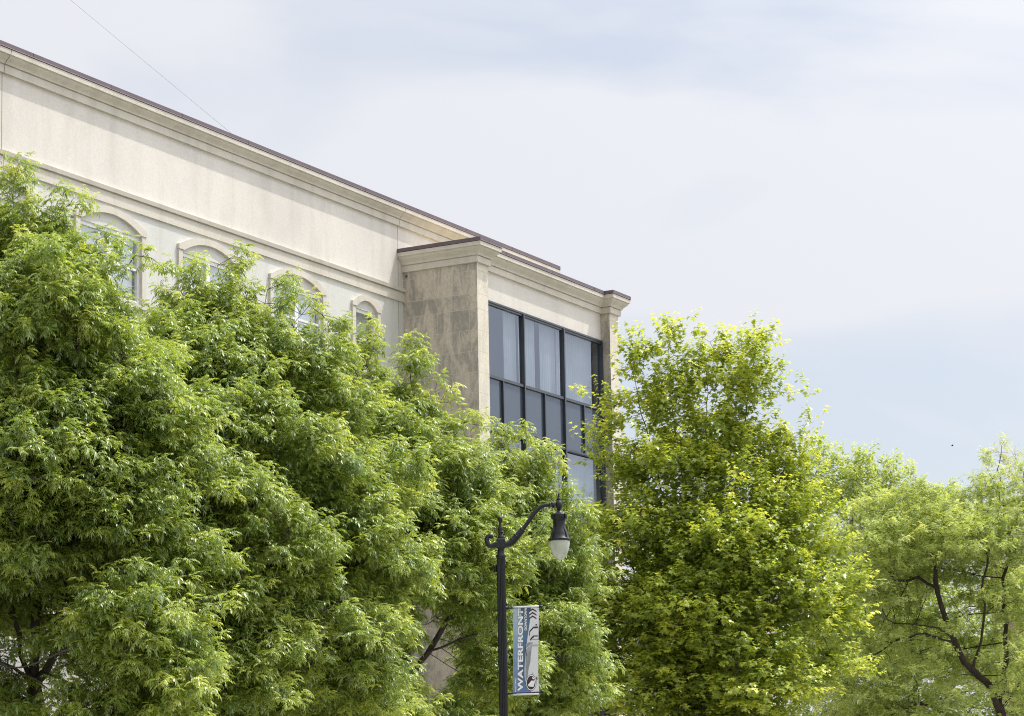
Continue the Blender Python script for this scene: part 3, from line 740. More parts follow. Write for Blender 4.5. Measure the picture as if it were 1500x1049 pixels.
# banner coordinates: bx 0..38, by 0..128 in photo pixels from its top left corner; it bellies slightly
def BP(bx, by, lift=0.0):
    p = L(751+bx, 890+by - (128-by)/128*0.0)
    belly = math.sin(math.pi*bx/38.0)*0.012 + 0.010*math.sin(by/21.0)*math.sin(math.pi*bx/38)
    return p - fwh*(belly + lift)
def bpoly(name, pts, mat, lift, parent=None, sub=None):
    m = MB(); m.poly([BP(x, y, lift) for x, y in pts]); return m.build(name, mat, parent if parent is not None else ban)
def bstrip(name, xl, xr, mat, lift, y0=0.0, y1=128.0, n=32, nx=8, parent=None):
    """panel between two edge functions of y, following the belly"""
    m = MB()
    for i in range(n):
        ya, yb2 = y0+(y1-y0)*i/n, y0+(y1-y0)*(i+1)/n
        for j in range(nx):
            f0, f1 = j/nx, (j+1)/nx
            X = lambda f, y: xl(y)+(xr(y)-xl(y))*f
            m.quad(BP(X(f0, yb2), yb2, lift), BP(X(f1, yb2), yb2, lift), BP(X(f1, ya), ya, lift), BP(X(f0, ya), ya, lift))
    return m.build(name, mat, parent if parent is not None else ban, smooth=True)
def interp(pts):
    ys = [p[0] for p in pts]; xs = [p[1] for p in pts]
    return lambda y: float(np.interp(y, ys, xs))
wv = interp([(0, 0), (20, 0.3), (64, 1.0), (100, 0.7), (128, 0.2)]); wr = interp([(0, 38.6), (30, 38.0), (64, 37.4), (100, 37.3), (128, 38.8)])
# cloth: front and back sheets joined at the rim, 4 mm thick in all
bk = MB(); n_ = 32
for i in range(n_):
    ya, yb2 = 128.0*i/n_, 128.0*(i+1)/n_
    for j in range(8):
        xa = lambda y, f: wv(y)+(wr(y)-wv(y))*f
        bk.quad(BP(xa(ya, j/8), ya, -0.004), BP(xa(ya, (j+1)/8), ya, -0.004), BP(xa(yb2, (j+1)/8), yb2, -0.004), BP(xa(yb2, j/8), yb2, -0.004))
        bk.quad(BP(xa(yb2, j/8), yb2, 0), BP(xa(yb2, (j+1)/8), yb2, 0), BP(xa(ya, (j+1)/8), ya, 0), BP(xa(ya, j/8), ya, 0))
    for f in (0, 1): bk.quad(BP(xa(ya, f), ya, 0), BP(xa(ya, f), ya, -0.004), BP(xa(yb2, f), yb2, -0.004), BP(xa(yb2, f), yb2, 0))
cloth = bk.build('cloth', B_WHITE, ban, smooth=True)
for yy, nm in ((0.0, 'top_hem'), (127.4, 'bottom_hem')):
    m_ = MB(); add_tube(m_, [BP(0.0, yy+0.6, 0), BP(12, yy+0.6, 0), BP(26, yy+0.6, 0), BP(38.3, yy+0.6, 0)], [0.019]*4, 10); m_.build('hem', B_WHITE, ban, smooth=True)
edge = interp([(0, 27), (4, 27.5), (8, 24.0), (22, 25.2), (40, 22.5), (55, 20.5), (62, 19.0), (75, 18.5), (90, 17.3), (105, 17.6), (112, 20), (128, 29)])
mid = interp([(0, 10.5), (4, 12), (30, 14.5), (60, 14.5), (75, 14), (90, 10), (110, 9), (128, 9)])
bstrip('print_panel', lambda y: wv(y)+0.15, mid, B_LIGHT, 0.0012, 1.3, 126.5, parent=cloth)
bstrip('print_panel', mid, edge, B_DARK, 0.0012, 1.3, 126.5, parent=cloth)
# monument print on the white side
bstrip('monument_print', interp([(53, 22), (62, 18.7), (70, 19.0), (104, 18.4), (107, 19)]), interp([(53, 29.5), (60, 27.7), (66, 27.3), (74, 26.3), (82, 25.6), (92, 23.2), (104, 21.5), (107, 21)]), B_GREY, 0.0022, 53, 107, 26, 3, cloth)
bstrip('monument_print', interp([(53, 29.6), (60, 27.8), (90, 27.2)]), interp([(53, 37.0), (90, 35.5)]), B_GREY2, 0.0022, 57, 59.2, 3, 3, cloth)
for y0, y1 in ((48.2, 49.2), (56.4, 57.2)):
    bstrip('monument_print', lambda y: 27.8, lambda y: 37.0, B_GREY, 0.0022, y0, y1, 1, 3, cloth)
bstrip('monument_print', lambda y: 30.5, lambda y: 36.9, B_BLACK, 0.0032, 30.0, 32.6, 1, 3, cloth)
bstrip('monument_print', lambda y: 33.4, lambda y: 35.9, B_BLACK, 0.0032, 26.6, 28.6, 1, 2, cloth)
bstrip('monument_print', lambda y: 30.3, lambda y: 36.9, B_BLACK, 0.0032, 43.0, 44.6, 1, 3, cloth)
bpoly('monument_print', [(24.4, 36.3), (30.2, 30.0), (30.8, 32.3), (25.6, 37.8), (24.8, 43.6), (24.2, 43.2)], B_BLACK, 0.0034, cloth)
bpoly('monument_print', [(25.2, 48.2), (29.8, 43.0), (31.2, 43.4), (30.6, 46.6), (29.4, 46.6), (25.8, 50.6)], B_BLACK, 0.0034, cloth)
for q in range(3):
    y_ = 55.5+q*3.1; bpoly('monument_print', [(19.3, y_+6.6), (28.2, y_-1.2), (28.4, y_-0.3), (19.5, y_+7.6)], B_GREY2 if q else B_WHITE, 0.0034, cloth)
bpoly('monument_print', [(18.3, 60), (19.2, 60), (20.6, 72), (19.8, 72.2)], B_BLACK, 0.0034, cloth)
# three chevrons pointing up
for q in range(3):
    y_ = 3.1+q*5.2
    bpoly('chevron', [(24.0, y_+5.8), (24.0, y_+3.9), (29.1, y_), (34.9, y_+4.0), (34.9, y_+5.9), (29.1, y_+2.5)], B_BROWN, 0.0026, cloth)
# lettering --------------------------------------------------------------------
def letters(txt, x0, x1, ytop, ybot, mat, lift, parent, bold=0.0, name='lettering'):
    """text running upwards: reads bottom to top, caps height spans x0..x1"""
    cu = bpy.data.curves.new('t', 'FONT'); cu.body = txt; cu.size = 1.0; cu.offset = bold; cu.space_character = 1.0 + bold*1.2
    ob = bpy.data.objects.new('t', cu); col.objects.link(ob)
    dg = bpy.context.evaluated_depsgraph_get(); me = bpy.data.meshes.new_from_object(ob.evaluated_get(dg))
    bpy.data.objects.remove(ob); bpy.data.curves.remove(cu)
    n = len(me.vertices); co = np.zeros(n*3); me.vertices.foreach_get('co', co); co = co.reshape(-1, 3)
    lo, hi = co.min(0), co.max(0)
    for i in range(n):
        u = (co[i, 0]-lo[0])/(hi[0]-lo[0]); v = (co[i, 1]-lo[1])/(hi[1]-lo[1])
        co[i] = BP(x1+(x0-x1)*v, ybot+(ytop-ybot)*u, lift)
    me.vertices.foreach_set('co', co.ravel()); me.update(); me.name = name
    return put(name, me, mat, parent)
letters('WATERFRONT', 6.7, 15.8, 2.2, 123.9, B_EDGE, 0.0024, cloth, 0.085, 'lettering_outline')  # dark outline printed round the white letters
letters('WATERFRONT', 7.2, 15.3, 2.7, 123.4, B_TXT, 0.0036, cloth, 0.040)
letters('DOWNTOWN', 17.2, 20.8, 2.3, 35.0, B_TXT, 0.0036, cloth, 0.03)
letters('HISTORIC', 3.2, 5.2, 103.6, 123.9, B_TXT, 0.0036, cloth, 0.02)
# round emblem with a sailing ship
def ellipse(cx_, cy2, rx, ry, n=36): return [(cx_+rx*math.cos(2*math.pi*i/n), cy2+ry*math.sin(2*math.pi*i/n)) for i in range(n)]
EX, EY = 27.0, 111.6
for nm, rx, ry, mt, lf in (('emblem', 7.7, 12.0, B_BLACK, 0.0040), ('emblem', 7.2, 11.3, B_TXT, 0.0046), ('emblem', 6.4, 10.0, B_BLACK, 0.0052), ('emblem', 5.9, 9.4, B_BROWN, 0.0058)):
    bpoly(nm, ellipse(EX, EY, rx, ry), mt, lf, cloth)
bpoly('emblem', [(22.4, 114.2), (24.8, 111.8), (27.2, 108.6), (28.5, 108.7), (30.6, 109.0), (32.2, 107.0), (32.4, 111.0), (31.2, 115.4), (30.2, 118.0), (27.8, 117.4), (25.0, 117.2), (23.2, 116.6)], B_TXT, 0.0066, cloth)
bpoly('emblem', [(28.2, 103.0), (29.4, 104.0), (31.2, 104.6), (32.0, 106.6), (30.0, 106.8), (28.9, 105.8)], B_TXT, 0.0066, cloth)
bpoly('monument_print', [(29.1, 97), (29.9, 97), (29.9, 100.6), (29.1, 100.6)], B_BLACK, 0.0034, cloth)
bpoly('monument_print', [(34.3, 103.6), (35.9, 103.2), (36.1, 108.2), (34.9, 108.2)], B_BLACK, 0.0072, cloth)
gm = MB()
for x_, y_ in ((2.1, 9.5), (2.0, 119.6)):
    gm.poly([BP(x_+0.55*math.cos(t), y_+0.55*math.sin(t), 0.004) for t in np.linspace(0, 2*math.pi, 9)[:-1]])
gm.build('eyelet', B_BLACK, cloth)

# ------------------------------------------------------------------ trees
def grow(base, guides, attr, step=0.30, kill=0.36, rs=None, maxit=140, trop=0.08):
    """space colonisation: returns node positions, parents and, for each attractor, its node"""
    P = [np.array(base, float)]; par = [-1]
    tips = []
    for gl_ in guides:
        cur = 0
        # start at nearest existing node to the first guide point
        d = [np.linalg.norm(p-gl_[0]) for p in P]; cur = int(np.argmin(d))
        for q in gl_:
            q = np.array(q, float); a = P[cur]; L_ = np.linalg.norm(q-a)
            if L_ < 1e-3: continue
            n = max(1, int(L_/step))
            for i in range(1, n+1):
                j = rs.normal(0, 0.05 if step > 0.32 else 0.03, 3) if i < n else np.zeros(3)
                P.append(a+(q-a)*i/n + j); par.append(cur); cur = len(P)-1
    P = [p for p in P]; A = np.array(attr); n = len(A)
    PA = np.array(P); D = np.linalg.norm(A[:, None, :]-PA[None], axis=2); near = D.argmin(1); dist = D.min(1)
    active = np.ones(n, bool)
    for it in range(maxit):
        active &= dist > kill
        if not active.any(): break
        ia = np.nonzero(active)[0]; dirs = A[ia]-PA[near[ia]]; dirs /= np.linalg.norm(dirs, axis=1)[:, None]
        nodes, inv = np.unique(near[ia], return_inverse=True)
        S = np.zeros((len(nodes), 3)); np.add.at(S, inv, dirs)
        S += rs.normal(0, 0.12, S.shape); S[:, 2] += trop
        S /= np.linalg.norm(S, axis=1)[:, None]+1e-9
        NP = PA[nodes]+S*step; base_i = len(PA); PA = np.vstack([PA, NP]); par += list(nodes)
        D = np.linalg.norm(A[ia][:, None, :]-NP[None], axis=2); m = D.min(1); am = D.argmin(1)
        upd = m < dist[ia]-1e-4
        dist[ia[upd]] = m[upd]; near[ia[upd]] = base_i+am[upd]
        # attractors whose node could not get closer are reached by a twig
        stuck = ~upd & (rs.rand(len(ia)) < 0.25); active[ia[stuck]] = False
    return PA, np.array(par), near

def branch_mesh(PA, par, near, A, tip_r, trunk_r, rs, twig_r, min_r=0.0):
    n = len(PA); w = np.zeros(n); np.add.at(w, near, 1.0)
    for i in range(n-1, 0, -1): w[par[i]] += w[i]           # parents always precede children
    w = np.maximum(w, 0.4); r = tip_r*w**0.56; r *= min(1.0, trunk_r/r[0]) if r[0] > trunk_r else trunk_r/r[0]*0+1
    sc = trunk_r/r[0]; r = np.minimum(r*max(sc, 1.0), trunk_r) if sc > 1 else r
    r = np.maximum(r, twig_r)
    keep = np.nonzero((w > 0.5) & (np.arange(n) > 0))[0]
    a, b = PA[par[keep]], PA[keep]; ra = np.minimum(r[par[keep]], r[keep]*1.35); rb = r[keep]
    # twigs from node to each attractor
    tn = PA[near]; ta = A
    a = np.vstack([a, tn]); b = np.vstack([b, ta]); ra = np.concatenate([ra, np.full(len(A), twig_r)]); rb = np.concatenate([rb, np.full(len(A), twig_r*0.6)])
    t = b-a; Ln = np.linalg.norm(t, axis=1)[:, None]+1e-9; t /= Ln; b = b + t*(rb[:, None]*0.35)
    ref = np.where(np.abs(t[:, 2:3]) < 0.9, np.array([[0, 0, 1.0]]), np.array([[1.0, 0, 0]]))
    u = np.cross(t, ref); u /= np.linalg.norm(u, axis=1)[:, None]; v = np.cross(t, u)
    S = 6; m = len(a); V = np.zeros((m, 2*S, 3), np.float32)
    for k_ in range(S):
        c, s = math.cos(2*math.pi*k_/S), math.sin(2*math.pi*k_/S); q = u*c+v*s
        V[:, k_] = a+q*ra[:, None]; V[:, S+k_] = b+q*rb[:, None]
    F = np.array([[k_, (k_+1) % S, S+(k_+1) % S, S+k_] for k_ in range(S)])
    F = (F[None]+np.arange(m)[:, None, None]*2*S).reshape(-1, 4)
    return V.reshape(-1, 3), F
def fast_mesh(name, V, F, smooth=False, tone=None):
    me = bpy.data.meshes.new(name); nf, k_ = F.shape
    me.vertices.add(len(V)); me.vertices.foreach_set('co', np.ascontiguousarray(V, np.float32).ravel())
    me.loops.add(nf*k_); me.loops.foreach_set('vertex_index', np.ascontiguousarray(F, np.int32).ravel())
    me.polygons.add(nf); me.polygons.foreach_set('loop_start', np.arange(0, nf*k_, k_, dtype=np.int32))
    try: me.polygons.foreach_set('loop_total', np.full(nf, k_, np.int32))
    except Exception: pass
    if smooth: me.polygons.foreach_set('use_smooth', np.ones(nf, bool))
    me.update(calc_edges=True)
    if tone is not None:
        a = me.attributes.new('tone', 'FLOAT', 'FACE'); a.data.foreach_set('value', tone.astype(np.float32))
    return me

def leaflet(p, d, side, ln, wd, fold=0.25, bend=0.0):
    """4-vertex folded blade at p along d"""
    d = d/np.linalg.norm(d); side = side-d*(side@d); side /= np.linalg.norm(side)+1e-9; nn = np.cross(side, d)
    c = p+d*ln*0.42
    return [p, c+side*wd*0.5-nn*wd*fold, p+d*ln-nn*bend*ln, c-side*wd*0.5-nn*wd*fold]
def tmpl_ash(rs, L0=0.235, pairs=4, ll=0.100, lw=0.029):
    """arching compound leaf whose leaflets hang like a comb; +x outward, +z up"""
    V = []; t = np.zeros(3); ang = math.radians(rs.uniform(20, 48)); n = pairs*2+2; pts = []
    for i in range(n):
        ang -= math.radians(rs.uniform(5, 11)); dx = L0/n
        t = t+np.array([math.cos(ang)*dx, rs.normal(0, 0.004), math.sin(ang)*dx]); pts.append((t.copy(), ang))
    for i in range(pairs):
        p, an = pts[2+i*2 if 2+i*2 < n else n-1]
        for s in (-1, 1):
            tang = np.array([math.cos(an), 0, math.sin(an)])
            d = tang*rs.uniform(0.45, 0.8) + np.array([0, s*rs.uniform(0.5, 0.85), 0]) + np.array([0, 0, -rs.uniform(0.25, 0.8)])
            V += leaflet(p, d, np.cross(d, np.array([0, 0, 1.0]))+rs.normal(0, .25, 3), ll*rs.uniform(.8, 1.15), lw*rs.uniform(.85, 1.15), bend=rs.uniform(0, .06))
    p, an = pts[-1]
    d = np.array([math.cos(an), rs.normal(0, .15), math.sin(an)-0.35]); V += leaflet(p, d, np.array([0, 1.0, 0.3*rs.normal()]), ll*1.1, lw)
    F = [[4*i, 4*i+1, 4*i+2, 4*i+3] for i in range(len(V)//4)]
    return np.array(V), np.array(F)
def tmpl_maple(rs, R=0.085):
    """five-lobed blade held out on a stalk, slightly drooping, as quads round the midrib"""
    pet = rs.uniform(0.03, 0.07); a0 = math.radians(rs.uniform(10, 45)); base = np.array([math.cos(a0)*pet, 0, math.sin(a0)*pet])
    dr = math.radians(rs.uniform(-45, -5)); ax = np.array([math.cos(dr), 0, math.sin(dr)]); sd = np.array([0, 1.0, 0]); up_ = np.cross(ax, sd)*-1
    out = [(-0.10, 0), (0.02, 0.42), (0.25, 0.30), (0.52, 0.60), (0.50, 0.20), (0.95, 0.0)]
    V = [base]; 
    for x, y in out: V.append(base+(ax*(x+0.1)+sd*y-up_*abs(y)*0.30)*R*1.25 + rs.normal(0, .002, 3))
    for x, y in out[1:-1]: V.append(base+(ax*(x+0.1)-sd*y-up_*abs(y)*0.30)*R*1.25 + rs.normal(0, .002, 3))
    F = [[0, 1, 2, 3], [0, 3, 4, 5], [0, 5, 6, 10], [0, 10, 9, 8], [0, 8, 7, 1]]
    return np.array(V), np.array(F)
def tmpl_locust(rs, L0=0.15, pairs=4, ll=0.052, lw=0.030):
    V = []; t = np.zeros(3); ang = math.radians(rs.uniform(-10, 25))
    for i in range(pairs):
        ang -= math.radians(rs.uniform(2, 8)); t = t+np.array([math.cos(ang), 0, math.sin(ang)])*L0/pairs
        for s in (-1, 1):
            d = np.array([math.cos(ang)*0.5, s*1.0, math.sin(ang)*0.5-rs.uniform(0, .35)])
            V += leaflet(t, d, np.array([1.0, 0, 0.2*rs.normal()]), ll*rs.uniform(.8, 1.2), lw)
    return np.array(V), np.array([[4*i, 4*i+1, 4*i+2, 4*i+3] for i in range(len(V)//4)])
def scatter(tmpls, pos, az, tilt, scale, tone, rs, face_jit=0.06):
    """stamp leaf templates: azimuth about z, tilt about y"""
    Vs, Fs, Ts = [], [], []; off = 0; which = rs.randint(0, len(tmpls), len(pos))
    for k_, (V, F) in enumerate(tmpls):
        m = which == k_
        if not m.any(): continue
        p, a, t, s = pos[m], az[m], tilt[m], scale[m]
        x = V[None, :, 0]*np.cos(t)[:, None]+V[None, :, 2]*np.sin(t)[:, None]; zz = -V[None, :, 0]*np.sin(t)[:, None]+V[None, :, 2]*np.cos(t)[:, None]; y = V[None, :, 1]*np.ones((len(p), 1))
        X = (x*np.cos(a)[:, None]-y*np.sin(a)[:, None])*s[:, None]+p[:, 0:1]; Y = (x*np.sin(a)[:, None]+y*np.cos(a)[:, None])*s[:, None]+p[:, 1:2]; Z = zz*s[:, None]+p[:, 2:3]
        W = np.stack([X, Y, Z], 2).astype(np.float32).reshape(-1, 3)
        FF = (F[None]+(np.arange(len(p))*len(V))[:, None, None]).reshape(-1, F.shape[1])+off; off += len(W)
        Vs.append(W); Fs.append(FF); Ts.append(np.clip(np.repeat(tone[m], len(F))+rs.normal(0, face_jit, len(FF)), 0, 1))
    return np.vstack(Vs), np.vstack(Fs), np.concatenate(Ts)

def sample_lobes(lobes, n, rs, shell=0.55):
    """lobes: (centre, (rx,ry,rz)); points per lobe by surface area, biased to the outside"""
    w = np.array([ (l[1][0]*l[1][1]*l[1][2])**0.6 for l in lobes]); w /= w.sum(); out = []
    C = np.array([l[0] for l in lobes]); R = np.array([l[1] for l in lobes])
    while sum(len(o) for o in out) < n:
        k_ = rs.choice(len(lobes), n, p=w); d = rs.normal(0, 1, (n, 3)); d /= np.linalg.norm(d, axis=1)[:, None]
        rr = shell+(1-shell)*rs.rand(n)**0.8; rr = np.where(rs.rand(n) < 0.22, rs.rand(n)**0.5*shell, rr)
        p = C[k_]+d*R[k_]*rr[:, None]
        q = np.sqrt((((p[:, None]-C[None])/R[None])**2).sum(2)); inside = (q < 0.62).sum(1)
        p = p[(inside <= 1) | (rs.rand(n) < 0.35)]; out.append(p)
    P = np.vstack(out)[:n]; return P
def pads(C, mid, rs, pr=0.42, m=8, droop=0.6, rise=0.0, tall=0.10):
    """foliage hangs in shelves: each centre becomes a small drooping dome of shoots"""
    n = len(C); out = C-mid; out[:, 2] *= 0.3; out /= np.linalg.norm(out, axis=1)[:, None]+1e-6
    r = np.sqrt(rs.rand(n, m)); ph = rs.rand(n, m)*6.283; pr_ = pr*rs.uniform(0.6, 1.3, (n, 1))
    x = r*np.cos(ph)*pr_; y = r*np.sin(ph)*pr_
    along = x*out[:, 0:1]+y*out[:, 1:2]
    z = -droop*(x*x+y*y)/pr_ - 0.35*along*droop + rise*np.abs(rs.rand(n, m)) + rs.normal(0, tall*0.5, (n, m))
    return (C[:, None]+np.stack([x, y, z], 2)).reshape(-1, 3)
def thin(P, dmin, rs):
    """drop points closer than dmin"""
    keep = []; cell = {}
    for i in rs.permutation(len(P)):
        c = tuple((P[i]//dmin).astype(int)); ok = True
        for a in (-1, 0, 1):
            for b in (-1, 0, 1):
                for d in (-1, 0, 1):
                    for j in cell.get((c[0]+a, c[1]+b, c[2]+d), ()):
                        if ((P[i]-P[j])**2).sum() < dmin*dmin: ok = False; break
                    if not ok: break
                if not ok: break
            if not ok: break
        if ok: cell.setdefault(c, []).append(i); keep.append(i)
    return P[keep]

def make_tree(name, label, cat, base, guides, lobes, n_attr, kind, leaf_mat, bark, seed, dmin=0.3, trunk_r=0.16,
              spray=4, leaves=7, sh_len=0.32, lscale=1.0, group=None, tone0=0.45, twig=0.006, tip_r=0.012, extra=None, kill=0.36, step=0.3, trop=0.08, pad=(0.46, 0.42, 12, 0.6, 0.0, 0.20), sprig=0.30):
    rs = np.random.RandomState(seed)
    padage = None
    if pad:
        sh = [(c, tuple(max(r_-0.7*pad[1], 0.35*r_) for r_ in R_)) for c, R_ in lobes]
        C_ = thin(sample_lobes(sh, n_attr, rs), pad[0], rs)
        q_ = C_*1.7 + seed; C_ = C_ + 0.22*np.stack([np.sin(q_[:, 1]+1.3*np.sin(q_[:, 2])), np.sin(q_[:, 2]*1.2+q_[:, 0]), np.sin(q_[:, 0]*1.1+1.7*np.sin(q_[:, 1]))], 1)
        # shoots that outgrow the crown here and there
        mid_ = C_.mean(0); o_ = C_-mid_; ln_ = np.linalg.norm(o_, axis=1); far_ = np.argsort(-ln_)[:len(C_)//3]; pick = far_[rs.rand(len(far_)) < sprig]
        sp_ = []
        for i_ in pick:
            dv = o_[i_]/ln_[i_]; dv = dv*0.7+np.array([0, 0, 0.75 if kind != 'locust' else 0.2]); dv /= np.linalg.norm(dv)
            for q in np.arange(0.35, rs.uniform(0.55, 0.95), 0.16): sp_.append(C_[i_]+dv*q+rs.normal(0, 0.04, 3))
        A = thin(pads(C_, C_.mean(0), rs, *pad[1:]), dmin, rs)
        if sp_: A = np.vstack([A, np.array(sp_)])
        padage = 0.07*np.sin(A[:, 0]*2.1+seed)*np.sin(A[:, 1]*2.3+1.0)*np.sin(A[:, 2]*2.7+2.0)*1.5
    else: A = thin(sample_lobes(lobes, n_attr, rs), dmin, rs)
    if extra is not None: A = np.vstack([A, np.array(extra)])
    PA, par, near = grow(base, guides, A, step, kill, rs, trop=trop)
    V, F = branch_mesh(PA, par, near, A, tip_r, trunk_r, rs, twig)
    root = empty(name, tuple(base)); tag(root, label, cat, group)
    put('trunk', fast_mesh('trunk', V, F, True), bark, root)
    # leaf shoots at every attractor
    cen = A.mean(0); n = len(A)
    dirn = A-PA[near]; dirn /= np.linalg.norm(dirn, axis=1)[:, None]+1e-6
    outw = A-cen; outw /= np.linalg.norm(outw, axis=1)[:, None]+1e-6
    S = spray
    a = np.repeat(A, S, 0); d = np.repeat(dirn*0.5+outw*0.5, S, 0)+rs.normal(0, 0.33 if kind == 'maple' else 0.55, (n*S, 3)); d[:, 2] += {'ash': 0.35, 'maple': 0.55, 'locust': 0.0}[kind]
    if kind == 'locust': d[:, 2] *= 0.6
    d /= np.linalg.norm(d, axis=1)[:, None]
    a = a + rs.normal(0, 0.5, (n*S, 3))*sh_len*np.array([1, 1, 0.6 if kind != 'locust' else 0.35])*0.9
    if padage is not None: padage = np.concatenate([padage, np.full(n-len(padage), 0.06)])
    age = np.repeat(rs.normal(0, 0.07 if kind == 'maple' else 0.13, n)+(padage if padage is not None else 0), S)+rs.normal(0, 0.08, n*S)
    K = leaves; t = (np.arange(K)+rs.rand(n*S, K)*0.8)/K
    pos = a[:, None, :]+d[:, None, :]*(t*sh_len)[:, :, None]; pos[:, :, 2] -= 0.10*sh_len*t**2
    az0 = rs.rand(n*S, 1)*6.283; az = az0+np.arange(K)[None]*(2.4 if kind != 'locust' else 3.14)+rs.normal(0, .3, (n*S, K))
    azd = np.arctan2(d[:, 1], d[:, 0])[:, None]; az = np.where(rs.rand(n*S, K) < 0.35, azd+rs.normal(0, .6, (n*S, K)), az)
    tl = {'ash': (-0.10, 0.28), 'maple': (0.0, 0.26), 'locust': (0.15, 0.50)}[kind]
    tilt = rs.normal(tl[0], tl[1], (n*S, K)) - (t-0.5)*(0.7 if kind == 'ash' else 0.5)
    sc = (rs.uniform(0.75, 1.15, (n*S, K))*(1.05-0.35*t))*lscale
    # new growth sits at the shoot tips and all round the outside of the crown
    ext = np.repeat(np.linalg.norm(A-cen, axis=1)/np.percentile(np.linalg.norm(A-cen, axis=1), 90), S)[:, None]
    tone = tone0 + age[:, None] + 0.3*(t-0.5) + 0.12*(np.clip(ext, 0, 1.2)-0.8)
    tm = {'ash': tmpl_ash, 'maple': tmpl_maple, 'locust': tmpl_locust}[kind]
    T = [tm(rs) for _ in range(9)]
    V, F, Tn = scatter(T, pos.reshape(-1, 3), az.ravel(), tilt.ravel(), sc.ravel(), tone.ravel(), rs)
    put('crown', fast_mesh('crown', V, F, False, Tn), leaf_mat, root)
    print(name, 'attr', n, 'leaf faces', len(F), 'nodes', len(PA))
    return root
def lobe(px, py, rpx, depth, dd=0.0, flat=0.85, deep=1.0):
    c = at(px, py, depth+dd); r_ = rpx*(depth+dd)/FPX; return (c, (r_, r_*deep, r_*flat))

G = 'ash trees in a row before the building'
# ash trees, left to right
d1 = 42.5
make_tree('ash_tree', 'tall ash tree at the left edge, several dark stems showing low down', 'tree',
    at(52, 1225, d1)*[1, 1, 0]+[0, 0, 0.13],
    [[at(52, 1060, d1), at(50, 1010, d1)], [at(50, 1010, d1), at(30, 960, d1), at(18, 900, d1), at(5, 760, d1)], [at(50, 1010, d1), at(52, 940, d1+.3), at(52, 860, d1+.5), at(60, 700, d1+.3), at(50, 520, d1)],
     [at(52, 1000, d1), at(66, 985, d1-.1), at(84, 950, d1), at(90, 880, d1+.4), at(118, 740, d1+.4), at(130, 560, d1)], [at(45, 1000, d1), at(20, 978, d1-.8), at(-30, 960, d1-1.5)]],
    [lobe(25, 330, 78, d1), lobe(15, 290, 45, d1), lobe(80, 380, 70, d1, -.5), lobe(-60, 420, 110, d1, .5), lobe(60, 480, 140, d1, -.6), lobe(160, 464, 66, d1, .2), lobe(-60, 620, 150, d1), lobe(60, 640, 150, d1, -1.4),
     lobe(170, 600, 120, d1, -.4), lobe(20, 780, 120, d1, -1.6), lobe(160, 760, 120, d1, -.9), lobe(-70, 820, 130, d1, .5), lobe(105, 820, 100, d1, 1.5), lobe(215, 930, 110, d1, -1.8), lobe(120, 560, 130, d1, 1.6),
     lobe(-60, 1000, 90, d1, -.5), lobe(150, 1080, 100, d1, -1.5), lobe(40, 1090, 60, d1, 1.6), lobe(198, 440, 30, d1), lobe(225, 500, 60, d1, .6), lobe(240, 640, 80, d1, .8), lobe(250, 800, 80, d1, .6), lobe(40, 870, 70, d1, 1.8), lobe(110, 950, 60, d1, 1.8), lobe(170, 960, 60, d1, .6), lobe(-20, 900, 60, d1, -.8), lobe(262, 560, 40, d1, .4), lobe(285, 690, 50, d1, .4), lobe(270, 850, 60, d1, .2), lobe(300, 960, 50, d1, -.6), lobe(230, 1040, 70, d1, -1.2), lobe(120, 690, 90, d1, -1.6), lobe(60, 560, 80, d1, -2.0), lobe(0, 700, 90, d1, -2.0), lobe(258, 610, 60, d1, -.5), lobe(268, 770, 62, d1, -.8), lobe(200, 690, 70, d1, -1.4), lobe(55, 915, 40, d1, -1.4), lobe(10, 1020, 50, d1, -1.2), lobe(110, 1010, 40, d1, -1.4), lobe(148, 402, 50, d1), lobe(182, 408, 34, d1), lobe(-5, 305, 42, d1)],
    122000, 'ash', M_ash, M_bark, 11, dmin=0.15, spray=3, leaves=8, sh_len=0.22, trunk_r=0.145, group=G, tone0=0.40,
    extra=[at(x, y, d1) for x, y in ((18, 240), (28, 248), (8, 262), (35, 262), (95, 282), (108, 290), (120, 300), (84, 300), (160, 345), (200, 372), (225, 390), (240, 392), (180, 350))])
d2 = 47.5
